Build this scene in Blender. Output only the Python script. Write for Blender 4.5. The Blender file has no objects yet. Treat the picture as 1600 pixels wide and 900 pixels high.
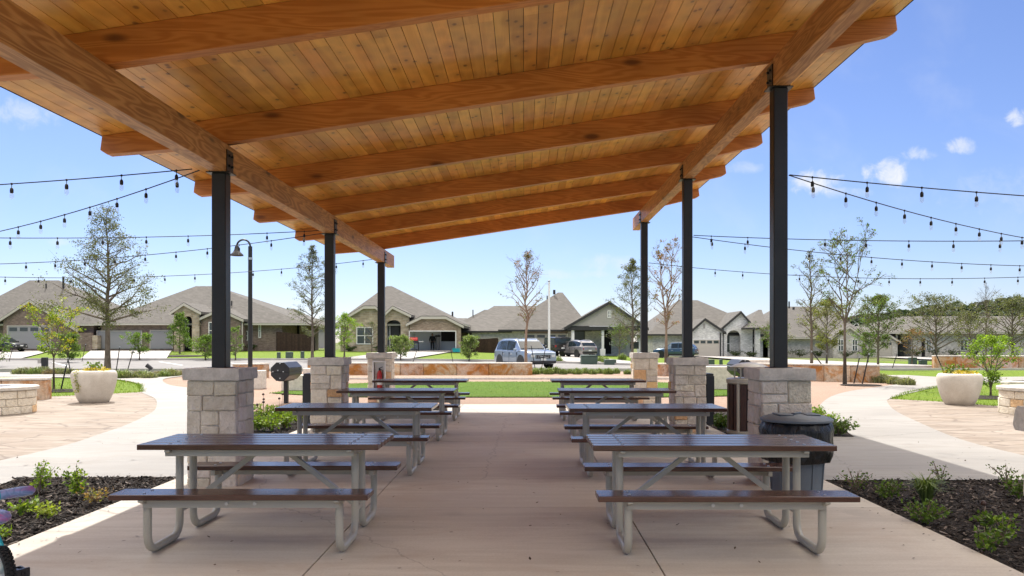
import bpy, bmesh, math, random
from mathutils import Vector, Matrix, noise as mnoise
S = bpy.context.scene
COL = S.collection
R = math.radians
# ---------------------------------------------------------------- camera, sky, sun, exposure
F, VX, VY, ZC = 1250.0, 819.0, 535.0, 1.54
cd = bpy.data.cameras.new('camera'); cam = bpy.data.objects.new('camera', cd); COL.objects.link(cam)
cam.location = (0, 0, ZC); cam.rotation_euler = (R(90), 0, 0)
cd.sensor_width = 36; cd.lens = 36*F/1600
cd.shift_x = -(VX-800)/1600; cd.shift_y = (VY-450)/1600
cd.clip_start = .05; cd.clip_end = 4000
S.camera = cam
SUN = Vector((-.26, .67, 1.0)).normalized()
EL = math.asin(SUN.z); AZ = math.atan2(SUN.x, SUN.y)
sl = bpy.data.lights.new('sun', 'SUN'); so = bpy.data.objects.new('sun', sl); COL.objects.link(so)
sl.energy = 2.0; sl.angle = R(.53); sl.color = (1, .975, .93)
so.rotation_euler = (-SUN).to_track_quat('-Z', 'Y').to_euler(); so.location = (-8, 20, 40)
SKY_STRENGTH, EXPOSURE = .05, 1.53
S.view_settings.view_transform = 'Standard'; S.view_settings.look = 'None'
S.view_settings.gamma = 1; S.view_settings.use_curve_mapping = False
S.view_settings.exposure = EXPOSURE
S.cycles.max_bounces = 10; S.cycles.diffuse_bounces = 6; S.cycles.glossy_bounces = 4
S.cycles.transparent_max_bounces = 12; S.cycles.use_denoising = True
S.cycles.sample_clamp_indirect = 6

def nd(nt, typ, props=None, ins=None):
    n = nt.nodes.new(typ)
    for k, v in (props or {}).items(): setattr(n, k, v)
    for k, v in (ins or {}).items():
        s = n.inputs[k]
        if isinstance(v, bpy.types.NodeSocket): nt.links.new(v, s)
        else:
            if isinstance(v, tuple) and len(v) == 3 and s.type == 'RGBA': v = (*v, 1)
            s.default_value = v
    return n
def mth(nt, op, a, b=0.0, c=None, clamp=False):
    ins = {0: a, 1: b}
    if c is not None: ins[2] = c
    return nd(nt, 'ShaderNodeMath', {'operation': op, 'use_clamp': clamp}, ins).outputs[0]
def vmul(nt, v, s, add=(0, 0, 0)):
    return nd(nt, 'ShaderNodeVectorMath', {'operation': 'MULTIPLY_ADD'}, {0: v, 1: s, 2: add}).outputs[0]
def noi(nt, v, scale, detail=4, rough=.55, dist=0):
    return nd(nt, 'ShaderNodeTexNoise', None, {'Vector': v, 'Scale': scale, 'Detail': detail, 'Roughness': rough, 'Distortion': dist}).outputs[0]
def ramp(nt, fac, stops):
    n = nd(nt, 'ShaderNodeValToRGB', None, {0: fac}); e = n.color_ramp.elements
    while len(e) < len(stops): e.new(.5)
    for el, (p, c) in zip(e, stops):
        el.position = p; el.color = (c, c, c, 1) if isinstance(c, (int, float)) else (*c, 1)
    return n.outputs[0]
def sstep(nt, x, a, b):
    return nd(nt, 'ShaderNodeMapRange', {'interpolation_type': 'SMOOTHSTEP'}, {0: x, 1: a, 2: b, 3: 0.0, 4: 1.0}).outputs[0]
def mixc(nt, fac, a, b, mode='MIX'):
    n = nd(nt, 'ShaderNodeMix', {'data_type': 'RGBA', 'blend_type': mode}, {0: fac})
    for i, v in ((6, a), (7, b)):
        if isinstance(v, bpy.types.NodeSocket): nt.links.new(v, n.inputs[i])
        else: n.inputs[i].default_value = (*v, 1) if len(v) == 3 else v
    return n.outputs[2]

w = bpy.data.worlds.new('World'); S.world = w; w.use_nodes = True
nt = w.node_tree; bg = nt.nodes['Background']
sky = nd(nt, 'ShaderNodeTexSky', {'sky_type': 'NISHITA', 'sun_disc': False})
sky.sun_elevation = EL; sky.sun_rotation = AZ
sky.air_density = 1.0; sky.dust_density = .25; sky.ozone_density = 2.0
tc = nd(nt, 'ShaderNodeTexCoord').outputs['Generated']
sp = nd(nt, 'ShaderNodeSeparateXYZ', None, {0: tc})
yy = mth(nt, 'MAXIMUM', sp.outputs[1], .05)
cu = mth(nt, 'DIVIDE', sp.outputs[0], yy); cv = mth(nt, 'DIVIDE', sp.outputs[2], yy)
cvec = nd(nt, 'ShaderNodeCombineXYZ', None, {0: cu, 1: cv}).outputs[0]
nz = noi(nt, cvec, 38, 6, .62, .4); nz2 = noi(nt, cvec, 9, 4, .6, .3)
mask = None
for (px, py, a, b, k) in ((1275, 283, 46, 24, 1), (1388, 270, 44, 24, 1), (1312, 300, 60, 12, .4), (1440, 241, 34, 13, .62), (1500, 229, 32, 14, .66), (1588, 182, 22, 16, .8),
                          (950, 412, 70, 16, .4), (1165, 262, 34, 12, .35), (40, 178, 60, 26, .5), (95, 378, 26, 8, .5), (905, 428, 90, 9, .35), (1600, 300, 150, 40, .18)):
    du = mth(nt, 'MULTIPLY', mth(nt, 'SUBTRACT', cu, (px-VX)/F), F/a)
    dv = mth(nt, 'MULTIPLY', mth(nt, 'SUBTRACT', cv, (VY-py)/F), F/b)
    d = mth(nt, 'ADD', mth(nt, 'MULTIPLY', du, du), mth(nt, 'MULTIPLY', dv, dv))
    m = mth(nt, 'SUBTRACT', 1.0, d)
    m = mth(nt, 'ADD', m, mth(nt, 'MULTIPLY', mth(nt, 'SUBTRACT', nz, .5), 4.2))
    m = mth(nt, 'MULTIPLY', sstep(nt, m, -.1, 1.7), k)
    m = mth(nt, 'MULTIPLY', m, sstep(nt, d, 2.4, .6))
    mask = m if mask is None else mth(nt, 'MAXIMUM', mask, m)
mask = mth(nt, 'MULTIPLY', mask, sstep(nt, sp.outputs[1], .1, .3))
veil = mth(nt, 'MULTIPLY', sstep(nt, nz2, .45, .8), .12)
mask = mth(nt, 'MAXIMUM', mask, veil)
SKY_GRADE = mixc(nt, 1.0, sky.outputs[0], (.77, .80, 1.05), 'MULTIPLY')
skyc = mixc(nt, mask, SKY_GRADE, (6.4, 6.6, 7.0))
# bright cloud added above the view to fill the shade under the roof
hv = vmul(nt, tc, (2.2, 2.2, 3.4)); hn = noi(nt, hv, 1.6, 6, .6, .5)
fill_cloud = mth(nt, 'MULTIPLY', sstep(nt, sp.outputs[2], .42, .62), sstep(nt, hn, .36, .62))
skyc = mixc(nt, mth(nt, 'MULTIPLY', fill_cloud, .95), skyc, (33.0, 30.0, 26.0))
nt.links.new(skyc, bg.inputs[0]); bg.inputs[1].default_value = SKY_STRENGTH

# ---------------------------------------------------------------- ground heights and picture-to-place helpers
def lerp(a, b, t): return a+(b-a)*t
def pl(x, pts):
    if x <= pts[0][0]: return pts[0][1]
    for (a, fa), (b, fb) in zip(pts, pts[1:]):
        if x <= b: return lerp(fa, fb, (x-a)/(b-a))
    return pts[-1][1]
def zfar(x): return pl(x, [(-10, .66), (5, .14), (24, -.2), (40, -.3)])
def gz(x, y):
    if y < 46: return pl(y, [(5, 0), (20, .06), (36, .1), (41, .07), (46, -.03)])
    return lerp(-.03, zfar(x), min(1, (y-46)/39))
def P(px, py):
    z = 0
    for _ in range(12):
        y = F*(ZC-z)/(py-VY); x = (px-VX)*y/F; z = gz(x, y)
    return x, y
def wx(px, Y): return (px-VX)*Y/F
def wz(py, Y): return ZC+(VY-py)*Y/F

# ---------------------------------------------------------------- mesh builder
class MB:
    def __init__(s): s.v = []; s.f = []; s.t = []; s.tint = (1, 1, 1)
    def add(s, vs, fs, tint=None):
        o = len(s.v); s.v += [tuple(p) for p in vs]
        t = tint or s.tint
        for f in fs: s.f.append(tuple(i+o for i in f)); s.t.append(t)
        return s
    def box(s, x0, x1, y0, y1, z0, z1, tint=None):
        return s.add([(x0,y0,z0),(x1,y0,z0),(x1,y1,z0),(x0,y1,z0),(x0,y0,z1),(x1,y0,z1),(x1,y1,z1),(x0,y1,z1)],
                     [(3,2,1,0),(4,5,6,7),(0,1,5,4),(1,2,6,5),(2,3,7,6),(3,0,4,7)], tint)
    def cbox(s, c, d, rz=0, tint=None, M=None):
        hx, hy, hz = d[0]/2, d[1]/2, d[2]/2
        M = M or Matrix.Rotation(rz, 3, 'Z'); c = Vector(c)
        vs = [c+M@Vector(p) for p in ((-hx,-hy,-hz),(hx,-hy,-hz),(hx,hy,-hz),(-hx,hy,-hz),(-hx,-hy,hz),(hx,-hy,hz),(hx,hy,hz),(-hx,hy,hz))]
        return s.add(vs, [(3,2,1,0),(4,5,6,7),(0,1,5,4),(1,2,6,5),(2,3,7,6),(3,0,4,7)], tint)
    def bar(s, a, b, wd, ht, tint=None):
        a, b = Vector(a), Vector(b); d = b-a; q = d.to_track_quat('X', 'Z').to_matrix()
        return s.cbox((a+b)/2, (d.length, wd, ht), M=q, tint=tint)
    def tube(s, pts, rad, n=8, caps=True, tint=None):
        pts = [Vector(p) for p in pts]
        if isinstance(rad, (int, float)): rad = [rad]*len(pts)
        vs = []; fs = []; up = None
        for i, p in enumerate(pts):
            d = (pts[min(i+1, len(pts)-1)]-pts[max(i-1, 0)]); d = d.normalized() if d.length > 1e-9 else Vector((0,0,1))
            if up is None: up = Vector((0,0,1)) if abs(d.z) < .9 else Vector((1,0,0))
            u = d.cross(up); u = u.normalized() if u.length > 1e-6 else d.orthogonal().normalized()
            v = u.cross(d); up = v
            for k in range(n):
                a = 2*math.pi*k/n
                vs.append(p+(u*math.cos(a)+v*math.sin(a))*rad[i])
        for i in range(len(pts)-1):
            for k in range(n):
                a, b = i*n+k, i*n+(k+1) % n
                fs.append((a, b, b+n, a+n))
        if caps:
            fs.append(tuple(range(n-1, -1, -1))); fs.append(tuple((len(pts)-1)*n+k for k in range(n)))
        return s.add(vs, fs, tint)
    def lathe(s, prof, n=24, c=(0, 0, 0), M=None, tint=None, wob=None):
        vs = []; fs = []; c = Vector(c); m = len(prof)
        for (r, z) in prof:
            for k in range(n):
                a = 2*math.pi*k/n; rr = r*(wob(a, z) if wob else 1)
                p = Vector((rr*math.cos(a), rr*math.sin(a), z))
                vs.append(c+(M@p if M else p))
        for i in range(m-1):
            for k in range(n):
                a, b = i*n+k, i*n+(k+1) % n
                fs.append((a, b, b+n, a+n))
        if prof[0][0] > 1e-5: fs.append(tuple(range(n-1, -1, -1)))
        if prof[-1][0] > 1e-5: fs.append(tuple((m-1)*n+k for k in range(n)))
        return s.add(vs, fs, tint)
    def prism(s, poly, plane, a, b, tint=None):
        n = len(poly)
        def p3(p, h): return {'xz': (p[0], h, p[1]), 'yz': (h, p[0], p[1]), 'xy': (p[0], p[1], h)}[plane]
        vs = [p3(p, a) for p in poly]+[p3(p, b) for p in poly]
        fs = [tuple(range(n)), tuple(range(2*n-1, n-1, -1))]+[(i, i+n, (i+1) % n+n, (i+1) % n) for i in range(n)]
        return s.add(vs, fs, tint)
    def leaf(s, p, u, v, tint=None):
        p = Vector(p)
        return s.add([p-u*.0, p+u*.45+v*.5, p+u, p+u*.45-v*.5], [(0, 1, 2, 3)], tint)
    def build(s, name, mat, parent=None, off=None, bevel=0, auto=32, seg=1, norm=True):
        me = bpy.data.meshes.new(name)
        v = s.v if off is None else [(p[0]-off[0], p[1]-off[1], p[2]-off[2]) for p in s.v]
        me.from_pydata(v, [], s.f)
        if any(t != (1, 1, 1) for t in s.t):
            at = me.color_attributes.new('tint', 'FLOAT_COLOR', 'CORNER')
            buf = []
            for f, t in zip(s.f, s.t): buf += [t[0], t[1], t[2], 1.0]*len(f)
            at.data.foreach_set('color', buf)
        if norm:
            bm = bmesh.new(); bm.from_mesh(me); bmesh.ops.recalc_face_normals(bm, faces=bm.faces); bm.to_mesh(me); bm.free()
        if auto:
            me.polygons.foreach_set('use_smooth', [True]*len(me.polygons)); me.set_sharp_from_angle(angle=R(auto))
        me.materials.append(mat)
        o = bpy.data.objects.new(name, me); COL.objects.link(o)
        if parent: o.parent = parent
        if bevel:
            m = o.modifiers.new('bevel', 'BEVEL'); m.width = bevel; m.segments = seg; m.limit_method = 'ANGLE'; m.angle_limit = R(40)
        return o
def tag(o, label, cat, group=None, kind=None):
    if label: o['label'] = label
    if cat: o['category'] = cat
    if group: o['group'] = group
    if kind: o['kind'] = kind
    return o
def thing(name, label, cat, loc=(0, 0, 0), rz=0, group=None):
    o = bpy.data.objects.new(name, None); COL.objects.link(o); o.empty_display_size = .2
    o.location = loc; o.rotation_euler = (0, 0, rz)
    return tag(o, label, cat, group)
def kids(o): return [c for c in COL.objects if c.parent == o]
def dup(o, loc, rz=None, label=None, scale=None, tree=None):
    tree = tree or [(c, kids(c)) for c in kids(o)]
    r = o.copy(); COL.objects.link(r); r.location = loc
    if rz is not None: r.rotation_euler = (0, 0, rz)
    if scale: r.scale = (scale,)*3 if isinstance(scale, (int, float)) else scale
    if label: r['label'] = label
    for c, g in tree:
        d = c.copy(); COL.objects.link(d); d.parent = r
        for e in g:
            h = e.copy(); COL.objects.link(h); h.parent = d
    return r
ORD = 'first second third fourth fifth sixth seventh eighth ninth tenth eleventh twelfth thirteenth fourteenth fifteenth sixteenth seventeenth eighteenth nineteenth twentieth'.split()

# ---------------------------------------------------------------- materials
def base(name, rough=.6, spec=.5, metal=0, col=None):
    m = bpy.data.materials.new(name); m.use_nodes = True; n = m.node_tree; b = n.nodes['Principled BSDF']
    b.inputs['Roughness'].default_value = rough; b.inputs['Specular IOR Level'].default_value = spec; b.inputs['Metallic'].default_value = metal
    if col: b.inputs['Base Color'].default_value = (*col, 1)
    return m, n, b
def ocoord(n): return nd(n, 'ShaderNodeTexCoord').outputs['Object']
def tinted(n, c):
    a = nd(n, 'ShaderNodeAttribute', {'attribute_name': 'tint'})
    return mixc(n, 1.0, c, a.outputs['Color'], 'MULTIPLY')
def bumpn(n, b, h, strength=.3, dist=.01):
    bp = nd(n, 'ShaderNodeBump', None, {'Strength': strength, 'Distance': dist, 'Height': h})
    n.links.new(bp.outputs[0], b.inputs['Normal'])
def mottled(name, c0, c1, scale=4, rough=.7, spec=.4, bump=.2, fine=60, metal=0, tint=False, bd=.006, stretch=(1, 1, 1)):
    m, n, b = base(name, rough, spec, metal)
    v = vmul(n, ocoord(n), stretch)
    f = mth(n, 'ADD', mth(n, 'MULTIPLY', noi(n, v, scale, 5, .6), .65), mth(n, 'MULTIPLY', noi(n, v, fine, 3, .6), .35))
    c = mixc(n, sstep(n, f, .32, .68), c0, c1)
    if tint: c = tinted(n, c)
    n.links.new(c, b.inputs['Base Color'])
    if bump: bumpn(n, b, noi(n, v, fine, 4, .65), bump, bd)
    return m
def wood(name, c0, c1, dark, axis, knots=(6, 2.2), kth=.10, rough=.45, ring=38, tint=False):
    m, n, b = base(name, rough, .45)
    oi = nd(n, 'ShaderNodeObjectInfo').outputs['Random']
    ov = nd(n, 'ShaderNodeCombineXYZ', None, {0: mth(n, 'MULTIPLY', oi, 31.0), 1: mth(n, 'MULTIPLY', oi, 17.0), 2: mth(n, 'MULTIPLY', oi, 11.0)}).outputs[0]
    co = nd(n, 'ShaderNodeVectorMath', {'operation': 'ADD'}, {0: ocoord(n), 1: ov}).outputs[0]
    def st(a, l): return (l, a, a) if axis == 'x' else (a, l, a)
    vor = nd(n, 'ShaderNodeTexVoronoi', None, {'Vector': vmul(n, co, st(*knots)), 'Scale': 1.0, 'Randomness': 1.0})
    kd = vor.outputs['Distance']
    near = sstep(n, kd, kth*4.5, kth*.6)
    big = noi(n, vmul(n, co, st(2.2, .22)), 1.6, 3, .5, .3)
    big = mth(n, 'ADD', big, mth(n, 'MULTIPLY', near, .05))
    rg = mth(n, 'SINE', mth(n, 'MULTIPLY', big, float(ring*2.4)))
    rg = mth(n, 'MULTIPLY_ADD', rg, .5, .5)
    fib = noi(n, vmul(n, co, st(60, 1.6)), 1.5, 3, .6)
    fac = mth(n, 'ADD', mth(n, 'MULTIPLY', rg, .42), mth(n, 'MULTIPLY', fib, .58))
    c = mixc(n, sstep(n, fac, .2, .8), c0, c1)
    kn = sstep(n, mth(n, 'ADD', kd, mth(n, 'MULTIPLY', mth(n, 'SUBTRACT', fib, .5), .08)), kth, kth*.35)
    c = mixc(n, mth(n, 'MULTIPLY', near, .25), c, dark)
    c = mixc(n, mth(n, 'MULTIPLY', kn, .85), c, dark)
    bl = noi(n, vmul(n, co, st(.9, .5)), 1.3, 3, .6)
    c = mixc(n, mth(n, 'MULTIPLY', sstep(n, bl, .35, .7), .14), c, dark)
    if tint: c = tinted(n, c)
    n.links.new(c, b.inputs['Base Color'])
    bumpn(n, b, fac, .12, .004)
    return m
def leafmat(name, c, trans=.35, rough=.5):
    m, n, b = base(name, rough, .35)
    col = tinted(n, c)
    n.links.new(col, b.inputs['Base Color'])
    tr = nd(n, 'ShaderNodeBsdfTranslucent', None, {'Color': mixc(n, 1.0, col, (1.3, 1.35, .5), 'MULTIPLY')})
    mx = nd(n, 'ShaderNodeMixShader', None, {0: trans})
    n.links.new(b.outputs[0], mx.inputs[1]); n.links.new(tr.outputs[0], mx.inputs[2])
    n.links.new(mx.outputs[0], n.nodes['Material Output'].inputs[0])
    return m
def concrete(name, c0, c1, stain, joint=0, rough=.75):
    m, n, b = base(name, rough, .35)
    v = ocoord(n)
    big = noi(n, vmul(n, v, (.28, .75, 1)), 1.0, 5, .6, .6)
    strk = noi(n, vmul(n, v, (.9, 9, 1)), 1.0, 4, .65, .3)
    fine = noi(n, v, 55, 3, .6)
    f = mth(n, 'ADD', mth(n, 'ADD', mth(n, 'MULTIPLY', big, .5), mth(n, 'MULTIPLY', strk, .3)), mth(n, 'MULTIPLY', fine, .2))
    c = mixc(n, sstep(n, f, .40, .60), c0, c1)
    dk = noi(n, vmul(n, v, (.35, 2.6, 1), (3, 9, 0)), 1.0, 5, .7, .5); c = mixc(n, mth(n, 'MULTIPLY', sstep(n, dk, .52, .72), .28), c, tuple(q*.62 for q in c0))
    st = sstep(n, noi(n, vmul(n, v, (.5, .9, 1), (7, 3, 0)), 1.2, 6, .7, .8), .5, .75)
    c = mixc(n, mth(n, 'MULTIPLY', st, .55), c, stain)
    sv = nd(n, 'ShaderNodeVectorMath', {'operation': 'ADD'}, {0: v, 1: vmul(n, nd(n, 'ShaderNodeTexNoise', None, {'Vector': v, 'Scale': 5.0, 'Detail': 3.0}).outputs['Color'], (.25, .25, 0))}).outputs[0]
    s2 = nd(n, 'ShaderNodeTexVoronoi', None, {'Vector': sv, 'Scale': .85}).outputs['Distance']
    c = mixc(n, mth(n, 'MULTIPLY', sstep(n, s2, .17, .08), .22), c, tuple(q*.5 for q in c0))
    ck = nd(n, 'ShaderNodeTexVoronoi', {'feature': 'DISTANCE_TO_EDGE'}, {'Vector': sv, 'Scale': .19}).outputs['Distance']
    c = mixc(n, mth(n, 'MULTIPLY', sstep(n, ck, .0022, .0006), .35), c, tuple(q*.4 for q in c0))
    sp_ = nd(n, 'ShaderNodeTexVoronoi', None, {'Vector': v, 'Scale': 2.3}).outputs['Distance']
    c = mixc(n, mth(n, 'MULTIPLY', sstep(n, sp_, .05, .02), .6), c, (.09, .07, .06))
    n.links.new(c, b.inputs['Base Color'])
    bumpn(n, b, mth(n, 'ADD', mth(n, 'MULTIPLY', strk, .5), mth(n, 'MULTIPLY', fine, .3)), .16, .008)
    rr = mth(n, 'MULTIPLY_ADD', big, .4, rough-.25); n.links.new(rr, b.inputs['Roughness'])
    return m
def brickm(name, c0, c1, mortar, bw=.24, bh=.078, ms=.012, rough=.85, off=.5, var=1.0):
    m, n, b = base(name, rough, .25)
    s3 = nd(n, 'ShaderNodeSeparateXYZ', None, {0: ocoord(n)})
    v = nd(n, 'ShaderNodeCombineXYZ', None, {0: mth(n, 'ADD', s3.outputs[0], s3.outputs[1]), 1: s3.outputs[2]}).outputs[0]
    br = nd(n, 'ShaderNodeTexBrick', {'offset': off}, {'Vector': v, 'Color1': c0, 'Color2': c1, 'Mortar': mortar, 'Scale': 1.0, 'Mortar Size': ms, 'Brick Width': bw, 'Row Height': bh})
    nn = noi(n, ocoord(n), 1.4, 5, .65)
    c = mixc(n, 1.0, br.outputs[0], ramp(n, nn, [(.25, 1-.28*var), (.75, 1+.22*var)]), 'MULTIPLY')
    nb = noi(n, vmul(n, v, (1/bw*.7, 1/bh*.7, 1)), 1.0, 1, .5)
    c = mixc(n, 1.0, c, ramp(n, nb, [(.25, 1-.25*var), (.75, 1+.25*var)]), 'MULTIPLY')
    n.links.new(c, b.inputs['Base Color'])
    return m
M = {}
M['deck'] = wood('deck_pine', (.88, .455, .10), (.74, .335, .06), (.20, .075, .02), 'y', (6.5, 4.6), .19, .34, 9, True)
M['rafter'] = wood('rafter_fir', (.64, .245, .055), (.50, .165, .03), (.11, .03, .007), 'x', (3.0, 1.1), .17, .5, 46)
M['girder'] = wood('girder_fir', (.60, .29, .095), (.37, .145, .036), (.09, .04, .014), 'y', (3.2, 1.2), .16, .5, 52)
M['floor'] = concrete('concrete_floor', (.465, .405, .33), (.57, .515, .435), (.42, .32, .235))
M['path'] = concrete('concrete_path', (.26, .243, .215), (.325, .307, .278), (.25, .222, .185))
M['drive'] = concrete('driveway', (.32, .30, .275), (.39, .37, .345), (.32, .285, .25))
M['post'] = mottled('dark_steel', (.011, .010, .010), (.020, .019, .018), 3, .42, .5, .08, 120)
M['blackmetal'] = mottled('black_metal', (.012, .012, .013), (.022, .022, .023), 5, .4, .5, .06, 90)
M['stone'] = mottled('limestone', (.70, .62, .49), (.88, .81, .69), 7, .9, .25, .95, 22, 0, True, .035)
M['mortar'] = mottled('mortar', (.52, .48, .41), (.62, .575, .50), 20, .95, .2, .4, 60)
M['capstone'] = mottled('capstone', (.53, .49, .42), (.72, .67, .59), 9, .9, .25, .6, 34, 0, False, .015)
M['rust'] = mottled('rusty_sandstone', (.60, .47, .32), (.46, .19, .045), 1.7, .9, .25, .9, 14, 0, True, .03)
M['plank'] = mottled('brown_plank', (.060, .026, .017), (.105, .050, .034), 4, .22, .55, .03, 90, 0, False, .003, (1, 6, 6))
M['frame'] = mottled('beige_powdercoat', (.40, .375, .30), (.45, .425, .345), 2, .36, .5, .03, 120)
M['bolt'] = base('galvanised', .35, .5, .9, (.55, .55, .53))[0]
M['planter'] = mottled('cast_planter', (.52, .47, .39), (.66, .61, .52), 3.2, .8, .3, .25, 45)
M['street'] = mottled('asphalt', (.20, .19, .18), (.25, .24, .23), .5, .9, .25, .15, 14)
M['kerb'] = mottled('kerb_concrete', (.38, .36, .33), (.50, .47, .43), 2, .85, .3, .1, 30)
M['paint'] = base('road_paint', .7, .3, 0, (.75, .75, .72))[0]
M['shingle'] = brickm('shingles', (.120, .112, .100), (.150, .140, .126), (.105, .098, .088), .30, .14, .006, .95, var=.35)
M['brickA'] = brickm('brown_brick', (.165, .105, .082), (.25, .175, .14), (.25, .22, .19))
M['brickB'] = brickm('tan_brick', (.25, .165, .11), (.37, .275, .20), (.33, .29, .24))
M['brickC'] = brickm('pale_brick', (.52, .48, .42), (.60, .57, .52), (.55, .52, .47))
M['brickW'] = brickm('white_painted_brick', (.66, .65, .62), (.72, .71, .68), (.63, .62, .59))
M['ashlar'] = brickm('stone_ashlar', (.30, .235, .16), (.46, .385, .285), (.38, .34, .28), .46, .23, .02)
M['trim'] = base('cream_trim', .6, .4, 0, (.50, .47, .41))[0]
M['white'] = base('white_paint', .5, .4, 0, (.76, .75, .72))[0]
M['darktrim'] = base('dark_trim', .5, .4, 0, (.035, .034, .033))[0]
M['siding'] = mottled('grey_siding', (.36, .335, .31), (.41, .385, .36), 1, .7, .3, .1, 8)
M['gdoor_grey'] = base('garage_door_grey', .55, .4, 0, (.30, .30, .30))[0]
M['gdoor_cream'] = base('garage_door_cream', .55, .4, 0, (.50, .46, .39))[0]
M['glass'] = base('window_glass', .08, .7, 0, (.035, .05, .055))[0]
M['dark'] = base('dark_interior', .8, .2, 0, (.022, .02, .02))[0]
M['inwall'] = base('garage_plaster', .8, .3, 0, (.80, .83, .83))[0]
M['fence'] = mottled('stained_fence', (.030, .016, .011), (.060, .034, .022), 6, .7, .3, .2, 60, 0, True)
M['bark'] = mottled('bark', (.10, .08, .06), (.20, .165, .13), 9, .95, .2, .8, 40, 0, False, .02, (1, 1, .3))
M['barkred'] = mottled('pale_bark', (.20, .14, .10), (.32, .24, .18), 9, .95, .2, .5, 40, 0, False, .02, (1, 1, .3))
M['leaf'] = leafmat('leaves', (1, 1, 1))
M['stake'] = base('black_stake', .6, .3, 0, (.02, .019, .018))[0]
M['tyre'] = base('tyre_rubber', .8, .3, 0, (.014, .014, .014))[0]
M['rim'] = base('alloy_rim', .3, .5, .8, (.50, .51, .52))[0]
M['cable'] = base('black_cable', .6, .4, 0, (.014, .014, .015))[0]
gm, gn, gb = base('bulb_glass', .03, .5); M['bulb'] = gm
bt_ = nd(gn, 'ShaderNodeBsdfTransparent', None, {'Color': (.93, .93, .92)}); bx_ = nd(gn, 'ShaderNodeMixShader', None, {0: .10}); gn.links.new(bt_.outputs[0], bx_.inputs[1]); gn.links.new(gb.outputs[0], bx_.inputs[2]); gn.links.new(bx_.outputs[0], gn.nodes['Material Output'].inputs[0])
gb.inputs['Base Color'].default_value = (.97, .97, .95, 1)
M['canbody'] = mottled('grey_plastic', (.115, .135, .155), (.14, .165, .185), 3, .5, .45, .05, 90)
M['bag'] = base('black_bag', .30, .4, 0, (.010, .010, .010))[0]
bn = M['bag'].node_tree; bumpn(bn, bn.nodes['Principled BSDF'], noi(bn, vmul(bn, ocoord(bn), (1, 1, .35)), 16, 4, .6, 1.2), .9, .03)
M['slat'] = mottled('brown_slat', (.045, .022, .016), (.075, .038, .028), 6, .5, .4, .15, 80, 0, False, .003, (5, 5, 1))
M['red'] = base('red_enamel', .3, .5, 0, (.45, .02, .015))[0]
M['turq'] = base('turquoise_paint', .3, .5, 0, (.01, .36, .42))[0]
M['green_box'] = mottled('utility_green', (.055, .085, .065), (.075, .11, .085), 3, .5, .4, .04, 60)
M['flower_yellow'] = leafmat('yellow_petals', (1, 1, 1), .3)
M['cloth_dark'] = base('dark_cloth', .9, .2, 0, (.016, .016, .018))[0]
M['skin'] = base('skin', .6, .4, 0, (.30, .17, .11))[0]
m, n, b = base('rusty_sandstone', .9, .25); v = ocoord(n)
q1 = noi(n, v, 1.5, 6, .68, .8); q2 = noi(n, vmul(n, v, (1, 1, 1), (5, 2, 8)), 2.6, 6, .7, .5); q3 = noi(n, v, 18, 4, .65)
c = mixc(n, sstep(n, q1, .38, .62), (.56, .45, .32), (.43, .185, .045)); c = mixc(n, mth(n, 'MULTIPLY', sstep(n, q2, .54, .70), .75), c, (.17, .095, .05)); c = mixc(n, mth(n, 'MULTIPLY', sstep(n, q2, .46, .30), .7), c, (.60, .52, .41))
c = mixc(n, 1.0, c, ramp(n, q3, [(.25, .75), (.75, 1.2)]), 'MULTIPLY'); n.links.new(tinted(n, c), b.inputs['Base Color']); bumpn(n, b, mth(n, 'ADD', mth(n, 'MULTIPLY', q2, .7), mth(n, 'MULTIPLY', q3, .3)), 1.0, .06); M['rust'] = m
# swirl-patterned plastic
m, n, b = base('swirl_plastic', .35, .5); v = ocoord(n)
sw = mth(n, 'MULTIPLY_ADD', mth(n, 'SINE', mth(n, 'MULTIPLY', noi(n, v, 7.0, 2, .5, 1.2), 40.0)), .5, .5)
g1 = sstep(n, noi(n, vmul(n, v, (1, 1, 3)), 4.0, 2, .5, .6), .40, .58)
c = mixc(n, g1, (.50, .09, .30), (.26, .33, .55)); c = mixc(n, mth(n, 'MULTIPLY', sw, .55), c, (.10, .20, .36))
n.links.new(c, b.inputs['Base Color']); M['swirl'] = m
# grass
def grassm(name, c0, c1, dry, dryamt=.2, fine=45):
    m, n, b = base(name, .9, .2); v = ocoord(n)
    f = noi(n, vmul(n, v, (1, 1, 0)), .9, 5, .65); f2 = noi(n, v, fine, 4, .7); f3 = noi(n, v, fine*.18, 3, .6)
    c = mixc(n, sstep(n, mth(n, 'ADD', mth(n, 'MULTIPLY', f2, .55), mth(n, 'MULTIPLY', f3, .45)), .3, .7), c0, c1)
    c = mixc(n, mth(n, 'MULTIPLY', sstep(n, f, .48, .72), dryamt), c, dry)
    n.links.new(c, b.inputs['Base Color']); bumpn(n, b, f2, .6, .05); return m
M['lawn'] = grassm('lawn', (.085, .145, .010), (.165, .235, .014), (.20, .19, .05), .4)
M['turf'] = grassm('artificial_turf', (.052, .108, .003), (.092, .165, .005), (.11, .14, .01), .45, 60)
M['rough_grass'] = grassm('rough_grass', (.08, .11, .03), (.14, .16, .045), (.20, .165, .09), .7, 20)
# gravel
m, n, b = base('decomposed_granite', .95, .2); v = ocoord(n)
f = noi(n, v, 40, 4, .75); f2 = noi(n, v, .8, 4, .6)
c = mixc(n, sstep(n, f, .3, .7), (.22, .145, .105), (.40, .295, .225)); c = mixc(n, mth(n, 'MULTIPLY', sstep(n, f2, .45, .7), .4), c, (.37, .275, .21))
n.links.new(c, b.inputs['Base Color']); bumpn(n, b, f, .5, .02); M['gravel'] = m
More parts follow.
